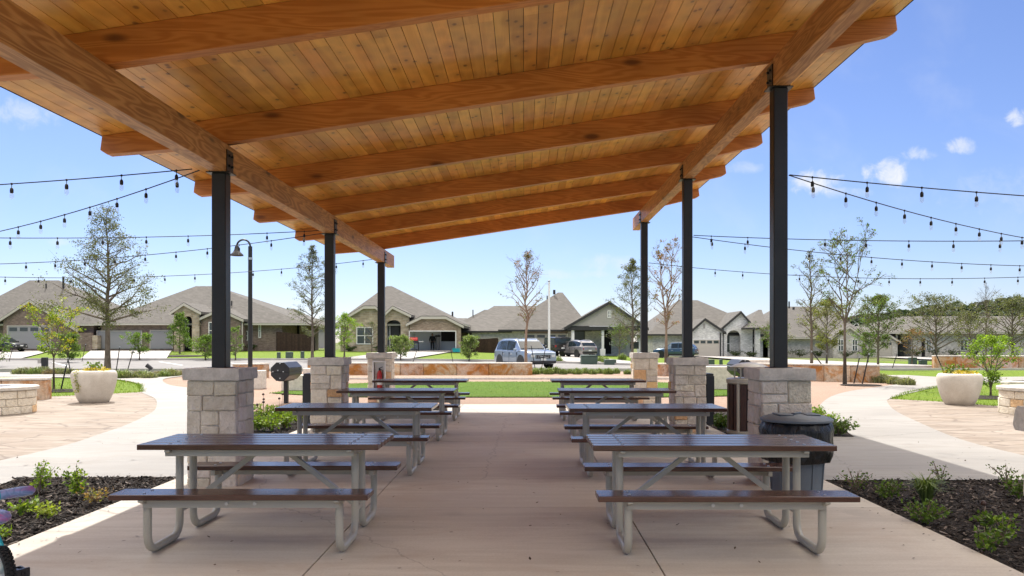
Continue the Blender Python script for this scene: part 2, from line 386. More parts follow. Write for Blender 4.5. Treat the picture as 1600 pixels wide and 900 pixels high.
# flagstone (stamped, pale buff and grey)
m, n, b = base('flagstone', .85, .3); v = ocoord(n)
dv = nd(n, 'ShaderNodeVectorMath', {'operation': 'ADD'}, {0: vmul(n, v, (.8, 1.5, 1)), 1: vmul(n, nd(n, 'ShaderNodeTexNoise', None, {'Vector': v, 'Scale': 2.2, 'Detail': 3.0}).outputs['Color'], (.45, .45, 0))}).outputs[0]
ve = nd(n, 'ShaderNodeTexVoronoi', {'feature': 'DISTANCE_TO_EDGE'}, {'Vector': dv, 'Scale': 1.0}).outputs['Distance']
vc = nd(n, 'ShaderNodeTexVoronoi', None, {'Vector': dv, 'Scale': 1.0}).outputs['Color']
sx = nd(n, 'ShaderNodeSeparateColor', None, {0: vc}).outputs[0]
strk = noi(n, vmul(n, v, (.7, 3.2, 1)), 1.3, 6, .7, .8)
c = mixc(n, sstep(n, strk, .35, .68), (.23, .18, .135), (.35, .30, .245))
c = mixc(n, mth(n, 'MULTIPLY', sx, .3), c, (.25, .215, .18))
c = mixc(n, mth(n, 'MULTIPLY', sstep(n, noi(n, vmul(n, v, (1, 2.5, 1), (4, 4, 0)), .8, 5, .7), .55, .72), .5), c, (.17, .155, .14))
c = mixc(n, mth(n, 'MULTIPLY', sstep(n, ve, .035, .0), .55), c, (.13, .10, .08))
n.links.new(c, b.inputs['Base Color']); bumpn(n, b, mth(n, 'ADD', mth(n, 'MULTIPLY', sstep(n, ve, 0, .05), .6), mth(n, 'MULTIPLY', strk, .8)), .5, .025); M['flag'] = m
M['mulch'] = mottled('black_mulch', (.018, .015, .013), (.075, .060, .050), 24, .95, .2, 1.0, 70, 0, False, .03)
M['chip'] = mottled('mulch_chips', (.6, .6, .6), (1, 1, 1), 9, .9, .25, 0, 40, 0, True)
M['hill'] = mottled('hill_scrub', (.035, .06, .03), (.075, .10, .05), .05, .95, .2, 0, .4)
def carpaint(name, c, metal=.55):
    m, n, b = base(name, .28, .5, metal, c); b.inputs['Coat Weight'].default_value = .8; b.inputs['Coat Roughness'].default_value = .05; return m
M['car_blue'] = carpaint('pale_blue_paint', (.30, .36, .44)); M['car_silver'] = carpaint('silver_paint', (.27, .255, .25))
M['car_brown'] = carpaint('dark_brown_paint', (.05, .042, .032)); M['car_teal'] = carpaint('steel_blue_paint', (.06, .11, .16)); M['car_black'] = carpaint('black_paint', (.016, .017, .019))
M['carglass'] = base('car_glass', .05, .8, 0, (.02, .028, .03))[0]
M['lamp_lens'] = base('lamp_lens', .1, .6, 0, (.55, .56, .56))[0]; M['tail_lens'] = base('tail_lens', .2, .6, 0, (.30, .012, .010))[0]
M['plate'] = base('number_plate', .5, .4, 0, (.62, .64, .62))[0]

# ---------------------------------------------------------------- setting: the ground sheets
XB = [-10+5*k for k in range(-14, 24)]
YB = [5, 20, 36, 41, 46]+[50+5*k for k in range(0, 8)]
def sheet(name, poly, dz, mat, kind='structure', label=None, cat=None, fine=0):
    bm = bmesh.new(); f = bm.faces.new([bm.verts.new((x, y, 0)) for x, y in poly])
    xs = [p[0] for p in poly]; ys = [p[1] for p in poly]
    cuts = [((0, y, 0), (0, 1, 0)) for y in YB if min(ys) < y < max(ys)]
    if max(ys) > 46: cuts += [((x, 0, 0), (1, 0, 0)) for x in XB if min(xs) < x < max(xs)]
    for co, no in cuts:
        bmesh.ops.bisect_plane(bm, geom=bm.verts[:]+bm.edges[:]+bm.faces[:], plane_co=co, plane_no=no, dist=1e-5)
    bmesh.ops.triangulate(bm, faces=bm.faces[:])
    for v in bm.verts: v.co.z = gz(v.co.x, v.co.y)+dz
    bmesh.ops.recalc_face_normals(bm, faces=bm.faces[:])
    for f in bm.faces:
        if f.normal.z < 0: f.normal_flip()
    me = bpy.data.meshes.new(name); bm.to_mesh(me); bm.free(); me.materials.append(mat)
    o = bpy.data.objects.new(name, me); COL.objects.link(o); return tag(o, label, cat, None, kind)
def sm(pts, closed=False, k=5):
    out = []; n = len(pts)
    for i in range(n-1):
        p0, p1, p2, p3 = pts[max(i-1, 0)], pts[i], pts[i+1], pts[min(i+2, n-1)]
        for j in range(k):
            t = j/k
            out.append(tuple(.5*(2*p1[c]+(p2[c]-p0[c])*t+(2*p0[c]-5*p1[c]+4*p2[c]-p3[c])*t*t+(3*p1[c]-p0[c]-3*p2[c]+p3[c])*t**3) for c in (0, 1)))
    out.append(pts[-1]); return out
sheet('ground', [(-900, -60), (900, -60), (900, 1500), (-900, 1500)], -.10, M['rough_grass'])
sheet('gravel', [(-15.5, 9), (15.5, 9), (15.8, 36), (15.2, 41.5), (-15.5, 41.5)], -.03, M['gravel'])
# left path
LO = sm([(-7.6, 2), (-7.0, 8.5), (-6.78, 10.4), (-6.8, 11.9), (-7.0, 13.1), (-7.3, 14.7), (-8.0, 17.2), (-8.84, 19.25), (-9.9, 21.4), (-11.5, 24), (-13.5, 28), (-16.4, 31.7), (-22, 33.8), (-50, 35.5)])
LI = sm([(-50, 39.6), (-22, 39.3), (-16.5, 38.2), (-14.9, 35.5), (-14.4, 32), (-12.4, 27.9), (-10.9, 26), (-9.9, 24.4), (-8.5, 22.1), (-7.13, 19.25), (-6.67, 18), (-5.93, 15.4), (-5.3, 12.83)])
sheet('path', LO+LI+[(-3.9, 13.2), (-3.9, 9.1), (-5.75, 9.1), (-5.6, 8.5), (-5.7, 6), (-6.0, 2)], -.008, M['path'])
RI = sm([(5.3, 12.83), (5.93, 15.4), (6.67, 18), (7.13, 19.25), (8.5, 22.1), (9.97, 24.4), (11.9, 26.7), (14, 29.2), (15.3, 31.6), (15.9, 35.5)])
RO = sm([(50, 37.5), (22, 31.6), (18, 29.6), (14, 26.7), (11.6, 23.8), (9.7, 21.2), (9.0, 19.8), (8.13, 17.5), (7.4, 14.9), (6.85, 12.58), (6.75, 10.88), (6.9, 8.5), (7.5, 2)])
sheet('path', [(3.33, 13.1)]+RI+[(17.0, 35.6), (17.6, 33.2), (22, 34.2), (50, 40)]+RO+[(6.0, 2), (5.8, 6), (5.7, 8.4), (5.75, 8.92), (3.33, 8.92)], -.008, M['path'])
# pavilion floor in tooled panels
jt = MB(); xsJ = [-3.9, -1.46, .93, 3.33]; ysJ = [-4, -.6, 2.1, 4.85, 7.4, 9.72, 12.2, 14.6, 17.0, 19.2]
bm = bmesh.new(); g = .006
for i in range(3):
    for j in range(9):
        x0, x1, y0, y1 = xsJ[i]+g, xsJ[i+1]-g, ysJ[j]+g, ysJ[j+1]-g
        seg = [y0]+[y for y in (5,) if y0 < y < y1]+[y1]
        for a, b_ in zip(seg, seg[1:]):
            t = [(x0, a), (x1, a), (x1, b_), (x0, b_)]
            bm.faces.new([bm.verts.new((x, y, gz(x, y))) for x, y in t])
        e = [(x0, y0), (x1, y0), (x1, y1), (x0, y1)]
        for p, q in zip(e, e[1:]+e[:1]):
            bm.faces.new([bm.verts.new((p[0], p[1], gz(*p))), bm.verts.new((p[0], p[1], gz(*p)-.06)), bm.verts.new((q[0], q[1], gz(*q)-.06)), bm.verts.new((q[0], q[1], gz(*q)))])
me = bpy.data.meshes.new('concrete_floor'); bm.to_mesh(me); bm.free(); me.materials.append(M['floor'])
tag(bpy.data.objects.new('concrete_floor', me), None, None, None, 'structure'); COL.objects.link(bpy.data.objects['concrete_floor'])
sheet('ground_bed', [(-3.89, -3.9), (3.32, -3.9), (3.32, 19.19), (-3.89, 19.19)], -.025, M['mulch'])
# flagstone patios, grass
sheet('flagstone_patio', LO[:46]+[(-12, 23.3), (-13.2, 21.9), (-20, 20.5), (-24, 12), (-24, 2)], -.016, M['flag'])
ro = [p for p in RO if p[1] <= 21.25]
sheet('flagstone_patio', ro+[(24, 2), (24, 12), (20, 17.6), (11.2, 18.9), (10.5, 20.3)], -.016, M['flag'])
sheet('lawn', [(-11.4, 23.9), (-12, 23.2), (-13.2, 21.8), (-20, 20.4), (-50, 19), (-50, 35.6), (-22, 33.9), (-16.4, 31.8), (-13.5, 28.1)], -.02, M['lawn'])
sheet('lawn', [(9.7, 21.1), (10.5, 20.2), (11.2, 18.8), (20, 17.5), (50, 14), (50, 37.6), (22, 31.8), (18, 29.8), (14, 26.9), (11.6, 24)], -.02, M['lawn'])
sheet('lawn', [(16.4, 35.8), (17.8, 33.4), (22, 34.3), (50, 40.1), (90, 44), (90, 47), (15.5, 45.5)], -.02, M['lawn'])
sheet('turf', sm([(-7.4, 23.4), (-5, 22.0), (-3, 21.8), (0, 21.8), (3.5, 21.8), (6.2, 22.6), (6.9, 25), (6.4, 28.2), (4, 29.6), (0, 29.8), (-4, 29.6), (-6.4, 28), (-7.4, 23.4)])[:-1], -.005, M['turf'])
# mulch beds
BL = [(-3.905, -2), (-3.905, 9.1), (-5.75, 9.1), (-5.6, 8.5), (-5.7, 6), (-6.0, 2), (-6.2, -2)]
BR = [(3.335, -2), (3.335, 8.92), (5.75, 8.92), (5.7, 8.4), (5.8, 6), (6.0, 2), (6.2, -2)]
BL2 = [(-3.905, 13.2), (-5.3, 12.85), (-5.93, 15.3), (-6.2, 16.6), (-5.4, 17.6), (-3.905, 17.8)]
BR2 = [(3.335, 13.1), (5.3, 12.83), (5.93, 15.4), (5.9, 16.6), (5, 17.6), (3.335, 17.8)]
for b_ in (BL, BR, BL2, BR2): sheet('planting_bed', b_, -.022, M['mulch'])
rng = random.Random(3)
def inpoly(x, y, poly):
    c = False
    for (x1, y1), (x2, y2) in zip(poly, poly[1:]+poly[:1]):
        if (y1 > y) != (y2 > y) and x < (x2-x1)*(y-y1)/(y2-y1)+x1: c = not c
    return c
for poly, n_, y0 in ((BL, 5200, 5.2), (BR, 4800, 5.2), (BL2, 800, 12.8), (BR2, 800, 12.8)):
    mb = MB(); xs = [p[0] for p in poly]; ys = [p[1] for p in poly]; k = 0
    while k < n_:
        x, y = rng.uniform(min(xs), max(xs)), rng.uniform(y0, max(ys))
        if not inpoly(x, y, poly): continue
        k += 1
        L = rng.uniform(.02, .075); wd = rng.uniform(.006, .02)
        q = Matrix.Rotation(rng.uniform(0, 6.28), 3, 'Z') @ Matrix.Rotation(rng.gauss(0, .35), 3, 'Y') @ Matrix.Rotation(rng.gauss(0, .5), 3, 'X')
        t = rng.random(); g_ = rng.uniform(.02, .095) if t < .80 else rng.uniform(.10, .34)
        mb.cbox((x, y, gz(x, y)-.02+rng.uniform(.004, .024)), (L, wd, .004), M=q, tint=(g_, g_*.82, g_*.68))
    tag(mb.build('mulch_chips', M['chip'], auto=0, norm=False), None, None, None, 'stuff')
# fallen leaves and specks on the floor
mb = MB()
for k in range(420):
    x, y = rng.uniform(-3.8, 3.2), rng.uniform(5.0, 17)
    if k > 330: x, y = rng.choice([-1, 1])*rng.uniform(5, 7), rng.uniform(8, 18)
    L = rng.uniform(.008, .045); u = Vector((math.cos(k*2.4), math.sin(k*2.4), rng.uniform(0, .4)))*L; v = Vector((-u.y, u.x, rng.uniform(-.2, .2)*L))*.5
    g_ = rng.uniform(.02, .09); mb.leaf((x, y, gz(x, y)+.006), u, v, (g_*1.4, g_*.9, g_*.6))
for k in range(260):
    sd = rng.choice([0, 1, 2, 3]); d_ = abs(rng.gauss(0, .10))
    x, y = ((-3.9+d_, rng.uniform(5, 9)), (3.33-d_, rng.uniform(5, 8.9)), (rng.uniform(-5.7, -3.9), 9.1+d_), (rng.uniform(3.4, 5.7), 8.92+d_))[sd]
    L = rng.uniform(.01, .04); a_ = rng.uniform(0, 6.28); u = Vector((math.cos(a_), math.sin(a_), .1))*L; v = Vector((-u.y, u.x, .1*L))*.35
    g_ = rng.uniform(.015, .08); mb.leaf((x, y, gz(x, y)+.005), u, v, (g_*1.2, g_*.9, g_*.7))
tag(mb.build('fallen_leaves', M['leaf'], auto=0, norm=False), None, None, None, 'stuff')
mb = MB()
LP = [[(-11.4, 23.9), (-12, 23.2), (-13.2, 21.8), (-20, 20.4), (-50, 19), (-50, 35.6), (-22, 33.9), (-16.4, 31.8), (-13.5, 28.1)], [(9.7, 21.1), (10.5, 20.2), (11.2, 18.8), (20, 17.5), (50, 14), (50, 37.6), (22, 31.8), (18, 29.8), (14, 26.9), (11.6, 24)]]
TP = sm([(-7.4, 23.4), (-5, 22.0), (-3, 21.8), (0, 21.8), (3.5, 21.8), (6.2, 22.6), (6.9, 25), (6.4, 28.2), (4, 29.6), (0, 29.8), (-4, 29.6), (-6.4, 28), (-7.4, 23.4)])
def blade(x, y, h, c):
    a_ = rng.uniform(0, 6.28); wv = Vector((math.cos(a_), math.sin(a_), 0))*.007; z = gz(x, y)-.02; k = rng.uniform(.7, 1.35); ln = Vector((rng.gauss(0, .35), rng.gauss(0, .35), 1))*h
    p = Vector((x, y, z)); mb.add([p-wv, p+wv, p+ln], [(0, 1, 2)], (c[0]*k, c[1]*k, c[2]*k))
for poly, col, hh_ in ((LP[0], (.13, .20, .012), .07), (LP[1], (.13, .20, .012), .07), (TP[:-1], (.085, .15, .005), .045)):
    for p, q in zip(poly, poly[1:]+poly[:1]):
        if max(abs(p[0]), abs(q[0])) > 21: continue
        for _ in range(int(math.dist(p, q)*70)):
            f = rng.random(); blade(lerp(p[0], q[0], f)+rng.gauss(0, .05), lerp(p[1], q[1], f)+rng.gauss(0, .05), hh_*rng.uniform(.6, 1.3), col)
    xs = [p[0] for p in poly if abs(p[0]) < 21]; ys = [p[1] for p in poly]; k = 0
    while k < 7000:
        x, y = rng.uniform(min(xs), max(xs)), rng.uniform(min(ys), max(ys))
        k += 1
        if inpoly(x, y, poly): blade(x, y, hh_*rng.uniform(.5, 1.2), col)
tag(mb.build('grass_blades', M['leaf'], auto=0, norm=False), None, None, None, 'stuff')
# street with kerbs, sidewalk edging
def kerb_line(x): return pl(x, [(-60, 60), (-2, 60), (4, 57), (9, 52.5), (16, 50.5), (60, 50.5)])
far = [(x, kerb_line(x)) for x in [-70, -50, -30, -20, -10, -2, 1, 4, 6.5, 9, 12, 16, 25, 40, 60, 90]]
sheet('street', [(-70, 42.2), (90, 47.2)]+far[::-1], -.012, M['street'])
def strip(name, line, wd, h, mat, kind='structure'):
    mb = MB(); n_ = len(line); pr = []
    for i, (x, y) in enumerate(line):
        a, b_ = line[max(i-1, 0)], line[min(i+1, n_-1)]; d = Vector((b_[0]-a[0], b_[1]-a[1])).normalized(); nrm = Vector((-d.y, d.x))
        p, q = (x, y), (x+nrm.x*wd, y+nrm.y*wd); z = gz(x, y)
        pr.append([(p[0], p[1], z-.12), (p[0], p[1], z+h), (q[0], q[1], z+h), (q[0], q[1], z-.12)])
    vs = [p for r in pr for p in r]; fs = []
    for i in range(n_-1):
        for k in range(3): fs.append((4*i+k, 4*i+k+1, 4*i+k+5, 4*i+k+4))
    fs += [(0, 1, 2, 3), tuple(4*(n_-1)+k for k in (3, 2, 1, 0))]
    mb.add(vs, fs); return tag(mb.build(name, mat, auto=0), None, None, None, kind)
def dens(line, st=3):
    out = []
    for a, b_ in zip(line, line[1:]):
        n_ = max(1, int(math.dist(a, b_)/st))
        out += [(lerp(a[0], b_[0], i/n_), lerp(a[1], b_[1], i/n_)) for i in range(n_)]
    return out+[line[-1]]
strip('kerb', dens(far), .28, .13, M['kerb'])
strip('kerb', dens([(-70, 41.9), (-5, 43.9), (15, 44.6), (90, 47)]), .2, .1, M['kerb'])
sheet('pavement', [(x, y+.5) for x, y in far]+[(x, y+1.9) for x, y in far[::-1]], .05, M['drive'])
for a, b_ in (((-33, 56), (-28.5, 50)), ((-22, 57), (-17, 51)), ((-26, 57), (-22, 51.5))):
    d = Vector((b_[0]-a[0], b_[1]-a[1])).normalized(); nx, ny = -d.y*.09, d.x*.09
    sheet('road_marking', [(a[0]-nx, a[1]-ny), (b_[0]-nx, b_[1]-ny), (b_[0]+nx, b_[1]+ny), (a[0]+nx, a[1]+ny)], .004, M['paint'])
# house lawns and driveways on the far side
def yk(x): return kerb_line(x)+.3
def strip_poly(x0, x1, y1, xa=None, xb=None):
    xa = x0 if xa is None else xa; xb = x1 if xb is None else xb
    n_ = 6; return [(lerp(x0, x1, i/n_), yk(lerp(x0, x1, i/n_))) for i in range(n_+1)]+[(xb, y1), (xa, y1)]
sheet('lawn', [(-75, yk(-75)), (-2, yk(-2)), (4, yk(4)), (9, yk(9)), (14, yk(14)), (14, 104), (-75, 104)], -.03, M['lawn'])
sheet('lawn', [(14, yk(14)), (16, yk(16)), (60, yk(60)), (100, yk(100)), (100, 80), (60, 76), (14, 74)], -.03, M['lawn'])
for x0, x1, xa, xb, y1 in ((-44, -38.2, -55.5, -49.5, 84), (-33.5, -27, -45.5, -37, 84), (-14.5, -9, -12.4, -7.0, 88), (3.5, 9.5, 0, 5, 90), (20, 28, 20.3, 25.5, 100), (40, 47, 44, 48, 100)):
    sheet('driveway', strip_poly(x0, x1, y1, xa, xb), .06, M['drive'])
# hills on the right, far off
mb = MB(); nxh, nyh = 60, 16
for j in range(nyh+1):
    for i in range(nxh+1):
        x = 60+i*7.5; y = 240+j*14
        h = pl(x, [(60, 0), (110, 3), (140, 8), (165, 11.5), (180, 13), (200, 16), (215, 15), (230, 15.5), (300, 20), (520, 26)])
        sh = math.sin(math.pi*min(1, (j/nyh)*1.05))**.7
        mb.v.append((x, y, h*sh*1.03+mnoise.noise(Vector((x*.03, y*.03, 0)))*1.0*sh-.8))
for j in range(nyh):
    for i in range(nxh):
        a = j*(nxh+1)+i; mb.f.append((a, a+1, a+nxh+2, a+nxh+1)); mb.t.append((1, 1, 1))
hill = tag(mb.build('hills', M['hill']), None, None, None, 'structure'); hv = mb.v
mb = MB()
for (x, y, z) in hv:
    for q in range(4):
        xx, yy_ = x+rng.uniform(-4, 4), y+rng.uniform(-7, 7)
        if z < .2 or yy_ > 372: continue
        r_ = rng.uniform(1.6, 3.3); t = rng.uniform(.6, 1.35); ti = (.040*t, .062*t, .030*t)
        for w_ in range(9):
            a, e = rng.uniform(0, 6.28), rng.uniform(-.2, 1.3); d = Vector((math.cos(a)*math.cos(e), math.sin(a)*math.cos(e), math.sin(e)))
            c = Vector((xx, yy_, z+r_*.6))+d*r_*.8; u = d.orthogonal().normalized()*r_*.9; v_ = d.cross(u).normalized()*r_*.9
            k_ = rng.uniform(.8, 1.2); mb.add([c-u, c-v_, c+u, c+v_], [(0, 1, 2, 3)], (ti[0]*k_, ti[1]*k_, ti[2]*k_))
tag(mb.build('wooded_hillside', M['leaf'], auto=0, norm=False), None, None, None, 'stuff')

# ---------------------------------------------------------------- pavilion
XL, XR, PY = -3.31, 2.78, [3.84, 8.74, 13.64, 18.54]
PS = .152
def zpost(x): return 3.39+PS*(x-XL)
pav = thing('pavilion', 'open timber pavilion with sloping pine roof on dark steel posts and stone pillars', 'pavilion', (0, 0, 0))
GH, GW = .30, .175
def stone_block(mb, rr, x0, x1, y0, y1, z0, z1, face, rusty=.12, depth=0):
    g_ = .004; t = rr.uniform(.84, 1.08); pr = rr.uniform(.0, .022)
    ti = (t, t*rr.uniform(.97, 1.0), t*rr.uniform(.92, 1.0))
    if rr.random() < rusty: ti = (t*1.0, t*rr.uniform(.66, .8), t*rr.uniform(.36, .55))
    if face == 'f': y0 -= pr
    if face == 'b': y1 += pr
    if face == 'l': x0 -= pr
    if face == 'r': x1 += pr
    if face in 'fb': x0 += g_; x1 -= g_
    else: y0 += g_; y1 -= g_
    z0 += g_; z1 -= g_
    if x1-x0 > .01 and z1-z0 > .19 and depth == 0 and rr.random() < .35:
        zm = lerp(z0, z1, rr.uniform(.38, .62)); g2 = 0
        a_ = (x0-(g_ if face in 'fb' else 0), x1+(g_ if face in 'fb' else 0), y0-(g_ if face in 'lr' else 0)+(pr if face == 'f' else 0), y1+(g_ if face in 'lr' else 0)-(pr if face == 'b' else 0))
        a_ = (a_[0]+(pr if face == 'l' else 0), a_[1]-(pr if face == 'r' else 0), a_[2], a_[3])
        stone_block(mb, rr, *a_, z0-g_, zm, face, rusty, 1); stone_block(mb, rr, *a_, zm, z1+g_, face, rusty, 1); return
    j = lambda: rr.uniform(-.007, .007)
    vs = [(x0+j(), y0+j(), z0+j()), (x1+j(), y0+j(), z0+j()), (x1+j(), y1+j(), z0+j()), (x0+j(), y1+j(), z0+j()), (x0+j(), y0+j(), z1+j()), (x1+j(), y0+j(), z1+j()), (x1+j(), y1+j(), z1+j()), (x0+j(), y1+j(), z1+j())]
    mb.add(vs, [(3,2,1,0),(4,5,6,7),(0,1,5,4),(1,2,6,5),(2,3,7,6),(3,0,4,7)], ti)
def courses(rr, z0, z1, hs=(.15, .2, .24, .28)):
    out = []; z = z0
    while z1-z > .34:
        h = rr.choice(hs); out.append((z, z+h)); z += h
    if z1-z > .26: out += [(z, (z+z1)/2), ((z+z1)/2, z1)]
    else: out.append((z, z1))
    return out
def widths(rr, a, b_, lo=.14, hi=.36):
    out = []; x = a
    while b_-x > hi+lo:
        q = rr.uniform(lo, hi); out.append((x, x+q)); x += q
    if b_-x > hi: m_ = lerp(x, b_, rr.uniform(.4, .6)); out += [(x, m_), (m_, b_)]
    else: out.append((x, b_))
    return out
PH = .265
def pillar(x, y, seed, rusty, cabinet=False, ebox=0):
    rr = random.Random(seed); z = gz(x, y)-(.035 if y < 5 else 0); mb = MB(); top = z+1.12; d = .05
    core = MB().box(x-PH+.009, x+PH-.009, y-PH+.009, y+PH-.009, z-.05, top)
    if cabinet:   # leave a niche in the front
        core = MB().box(x-PH+.009, x+PH-.009, y-PH+.13, y+PH-.009, z-.05, top)
        core.box(x-PH+.009, x-.13, y-PH+.009, y-PH+.13, z-.05, top); core.box(x+.13, x+PH-.009, y-PH+.009, y-PH+.13, z-.05, top); core.box(x-.13, x+.13, y-PH+.009, y-PH+.13, z-.05, z+.42); core.box(x-.13, x+.13, y-PH+.009, y-PH+.13, z+1.04, top)
    body = core.build('pillar', M['mortar'], pav)
    for f in 'fblr':
        for (a, b_) in courses(rr, z-.04, top):
            if f in 'fb':
                for (p, q) in widths(rr, x-PH, x+PH):
                    if cabinet and f == 'f' and p < x+.13 and q > x-.13 and b_ > z+.42 and a < z+1.04: 
                        if x-.13-p > .03: stone_block(mb, rr, p, x-.13, y-PH, y-PH+d, a, b_, f, rusty)
                        if q-x-.13 > .03: stone_block(mb, rr, x+.13, q, y-PH, y-PH+d, a, b_, f, rusty)
                        continue
                    if f == 'f': stone_block(mb, rr, p, q, y-PH, y-PH+d, a, b_, f, rusty)
                    else: stone_block(mb, rr, p, q, y+PH-d, y+PH, a, b_, f, rusty)
            else:
                for (p, q) in widths(rr, y-PH+d, y+PH-d):
                    if f == 'l': stone_block(mb, rr, x-PH, x-PH+d, p, q, a, b_, f, rusty)
                    else: stone_block(mb, rr, x+PH-d, x+PH, p, q, a, b_, f, rusty)
    mb.build('stone_facing', M['stone'], body, bevel=.012, seg=2, auto=50)
    cp = MB(); c_ = .035
    nn = 7; hw = PH+c_
    ring = []
    for s_ in range(4):
        for k in range(nn):
            t = -1+2*k/nn; p = {0: (t, -1), 1: (1, t), 2: (-t, 1), 3: (-1, -t)}[s_]
            ring.append(p)
    zs = [(0, .99), (.03, 1.0), (.095, 1.0), (.125, .975)]
    for (h, k_) in zs:
        for p in ring: cp.v.append((x+p[0]*hw*k_+rr.uniform(-.006, .006), y+p[1]*hw*k_+rr.uniform(-.006, .006), top+.003+h+rr.uniform(-.002, .002)))
    m_ = len(ring)
    for i in range(len(zs)-1):
        for k in range(m_): cp.f.append((i*m_+k, i*m_+(k+1) % m_, (i+1)*m_+(k+1) % m_, (i+1)*m_+k)); cp.t.append((1, 1, 1))
    cp.f += [tuple(range(m_-1, -1, -1)), tuple((len(zs)-1)*m_+k for k in range(m_))]; cp.t += [(1, 1, 1)]*2
    cp.build('cap', M['capstone'], body, auto=25)
    if ebox:
        e = MB().box(*sorted((x+ebox*(PH+.024), x+ebox*(PH+.15))), y-.15, y+.15, z+.12, z+.98)
        e.box(*sorted((x+ebox*(PH+.03), x+ebox*(PH+.162))), y-.158, y-.149, z+.30, z+.94)
        e.build('electrical_box', M['blackmetal'], body, bevel=.008)
    if cabinet:
        fr = MB(); yf = y-PH-.03
        for bx in ((x-.15, x-.125, z+.40, z+1.06), (x+.125, x+.15, z+.40, z+1.06), (x-.125, x+.125, z+.40, z+.425), (x-.125, x+.125, z+1.035, z+1.06)):
            fr.box(bx[0], bx[1], yf, y-PH+.02, bx[2], bx[3])
        fr.box(x-.124, x+.124, y-PH+.10, y-PH+.125, z+.426, z+1.034)
        fr.build('cabinet', M['white'], body, bevel=.003)
    return body
for i, (y, s_) in enumerate(zip(PY, (5, 11, 21, 31))):
    if i > 0: pillar(XL, y, s_, (0, 0, .10, .28)[i], cabinet=(i == 3), ebox=(-1 if i == 2 else 0))
    pillar(XR+(.05 if i == 0 else 0), y, s_+100, (0, 0, .05, .22)[i], ebox=(1 if i == 2 else 0))
for x in (XL, XR):
    for i, y in enumerate(PY):
        if x == XL and i == 0: pass
        z0 = gz(x, y)+1.24; zt = zpost(x); h = .077
        po = MB().box(x-h, x+h, y-h, y+h, z0, zt-.012)
        po.box(x-.12, x+.12, y-.12, y+.12, z0, z0+.016)
        o = po.build('post', M['post'], pav, bevel=.008)
        br = MB().box(x-.13, x+.13, y-.1, y+.1, zt-.012, zt)
        for sx_ in (-1, 1):
            a = x+sx_*(GW/2+.002); br.box(*sorted((a, a+sx_*.01)), y-.09, y+.09, zt, zt+.24)
            for dz_ in (.07, .18):
                for dy in (-.04, .04): br.tube([(a, y+dy, zt+dz_), (a+sx_*.03, y+dy, zt+dz_)], .014, 6)
        br.build('bracket', M['blackmetal'], o)
for x in (XL, XR):
    zt = zpost(x)+.001
    MB().box(x-GW/2, x+GW/2, 2.45, 19.85, zt, zt+GH).build('girder', M['girder'], pav, bevel=.006)
XE0, XE1 = -4.58, 4.03
def zr(x): return 3.69+PS*(x-XL)
RH, RW = .285, .13
for k in range(-1, 7):
    y = 18.54-2.45*k if k >= 0 else None
    if y is None: continue
    pts = [(XE0, zr(XE0)+RH-.001), (XE0-.02, zr(XE0)+.13), (XE0+.05, zr(XE0)+.085), (XL-.25, zr(XL-.25)+.004), (XL, zr(XL)+.003), (XR, zr(XR)+.003), (XR+.25, zr(XR+.25)+.004), (XE1-.06, zr(XE1)+.075), (XE1+.02, zr(XE1)+.12), (XE1, zr(XE1)+RH-.001)]
    MB().prism(pts, 'xz', y-RW/2, y+RW/2).build('rafter', M['rafter'], pav, bevel=.005)
bw = (XE1-XE0)/64
mb = MB(); rr = random.Random(8)
for i in range(64):
    a, b_ = XE0+i*bw+.0026, XE0+(i+1)*bw-.0026
    ys = [2.3]; 
    while ys[-1] < 16.4: ys.append(ys[-1]+rr.choice([2.45, 4.9]))
    ys = [y for y in ys if y < 18.4]+[19.75]
    for y0, y1 in zip(ys, ys[1:]):
        t = rr.uniform(.76, 1.1); ti = (t, t*rr.uniform(.93, 1.03), t*rr.uniform(.82, 1.06))
        z0a, z0b = zr(a)+RH, zr(b_)+RH; th = .036
        mb.add([(a, y0+.001, z0a), (b_, y0+.001, z0b), (b_, y1-.001, z0b), (a, y1-.001, z0a), (a, y0+.001, z0a+th), (b_, y0+.001, z0b+th), (b_, y1-.001, z0b+th), (a, y1-.001, z0a+th)],
               [(3,2,1,0),(4,5,6,7),(0,1,5,4),(1,2,6,5),(2,3,7,6),(3,0,4,7)], ti)
dk = mb.build('roof_deck', M['deck'], pav, auto=0)
z0, z1 = zr(XE0-.03)+RH+.04, zr(XE1+.03)+RH+.04
MB().prism([(XE0-.03, z0-.03), (XE0-.03, z0+.05), (XE1+.03, z1+.05), (XE1+.03, z1-.03), (XE1+.02, z1-.002), (XE0-.02, z0-.002)], 'xz', 2.25, 19.8).build('roof_sheet', M['blackmetal'], dk)

# fire extinguisher in its cabinet
fx, fy = XL, PY[3]-PH+.045; fz = gz(fx, fy)+.426
t = thing('fire_extinguisher', 'red fire extinguisher inside the white cabinet set into a stone pillar', 'fire extinguisher', (fx, fy, fz))
MB().lathe([(.055, 0), (.06, .02), (.06, .34), (.045, .39), (.02, .42)], 16).build('cylinder', M['red'], t)
MB().lathe([(.0615, .09), (.0615, .22)], 16).build('label_band', M['white'], t)
MB().box(-.018, .018, -.018, .018, .42, .47).bar((-.01, 0, .47), (.07, 0, .50), .018, .014).tube([(.02, 0, .44), (.07, 0, .42), (.075, 0, .2)], .008, 6).build('valve', M['blackmetal'], t)

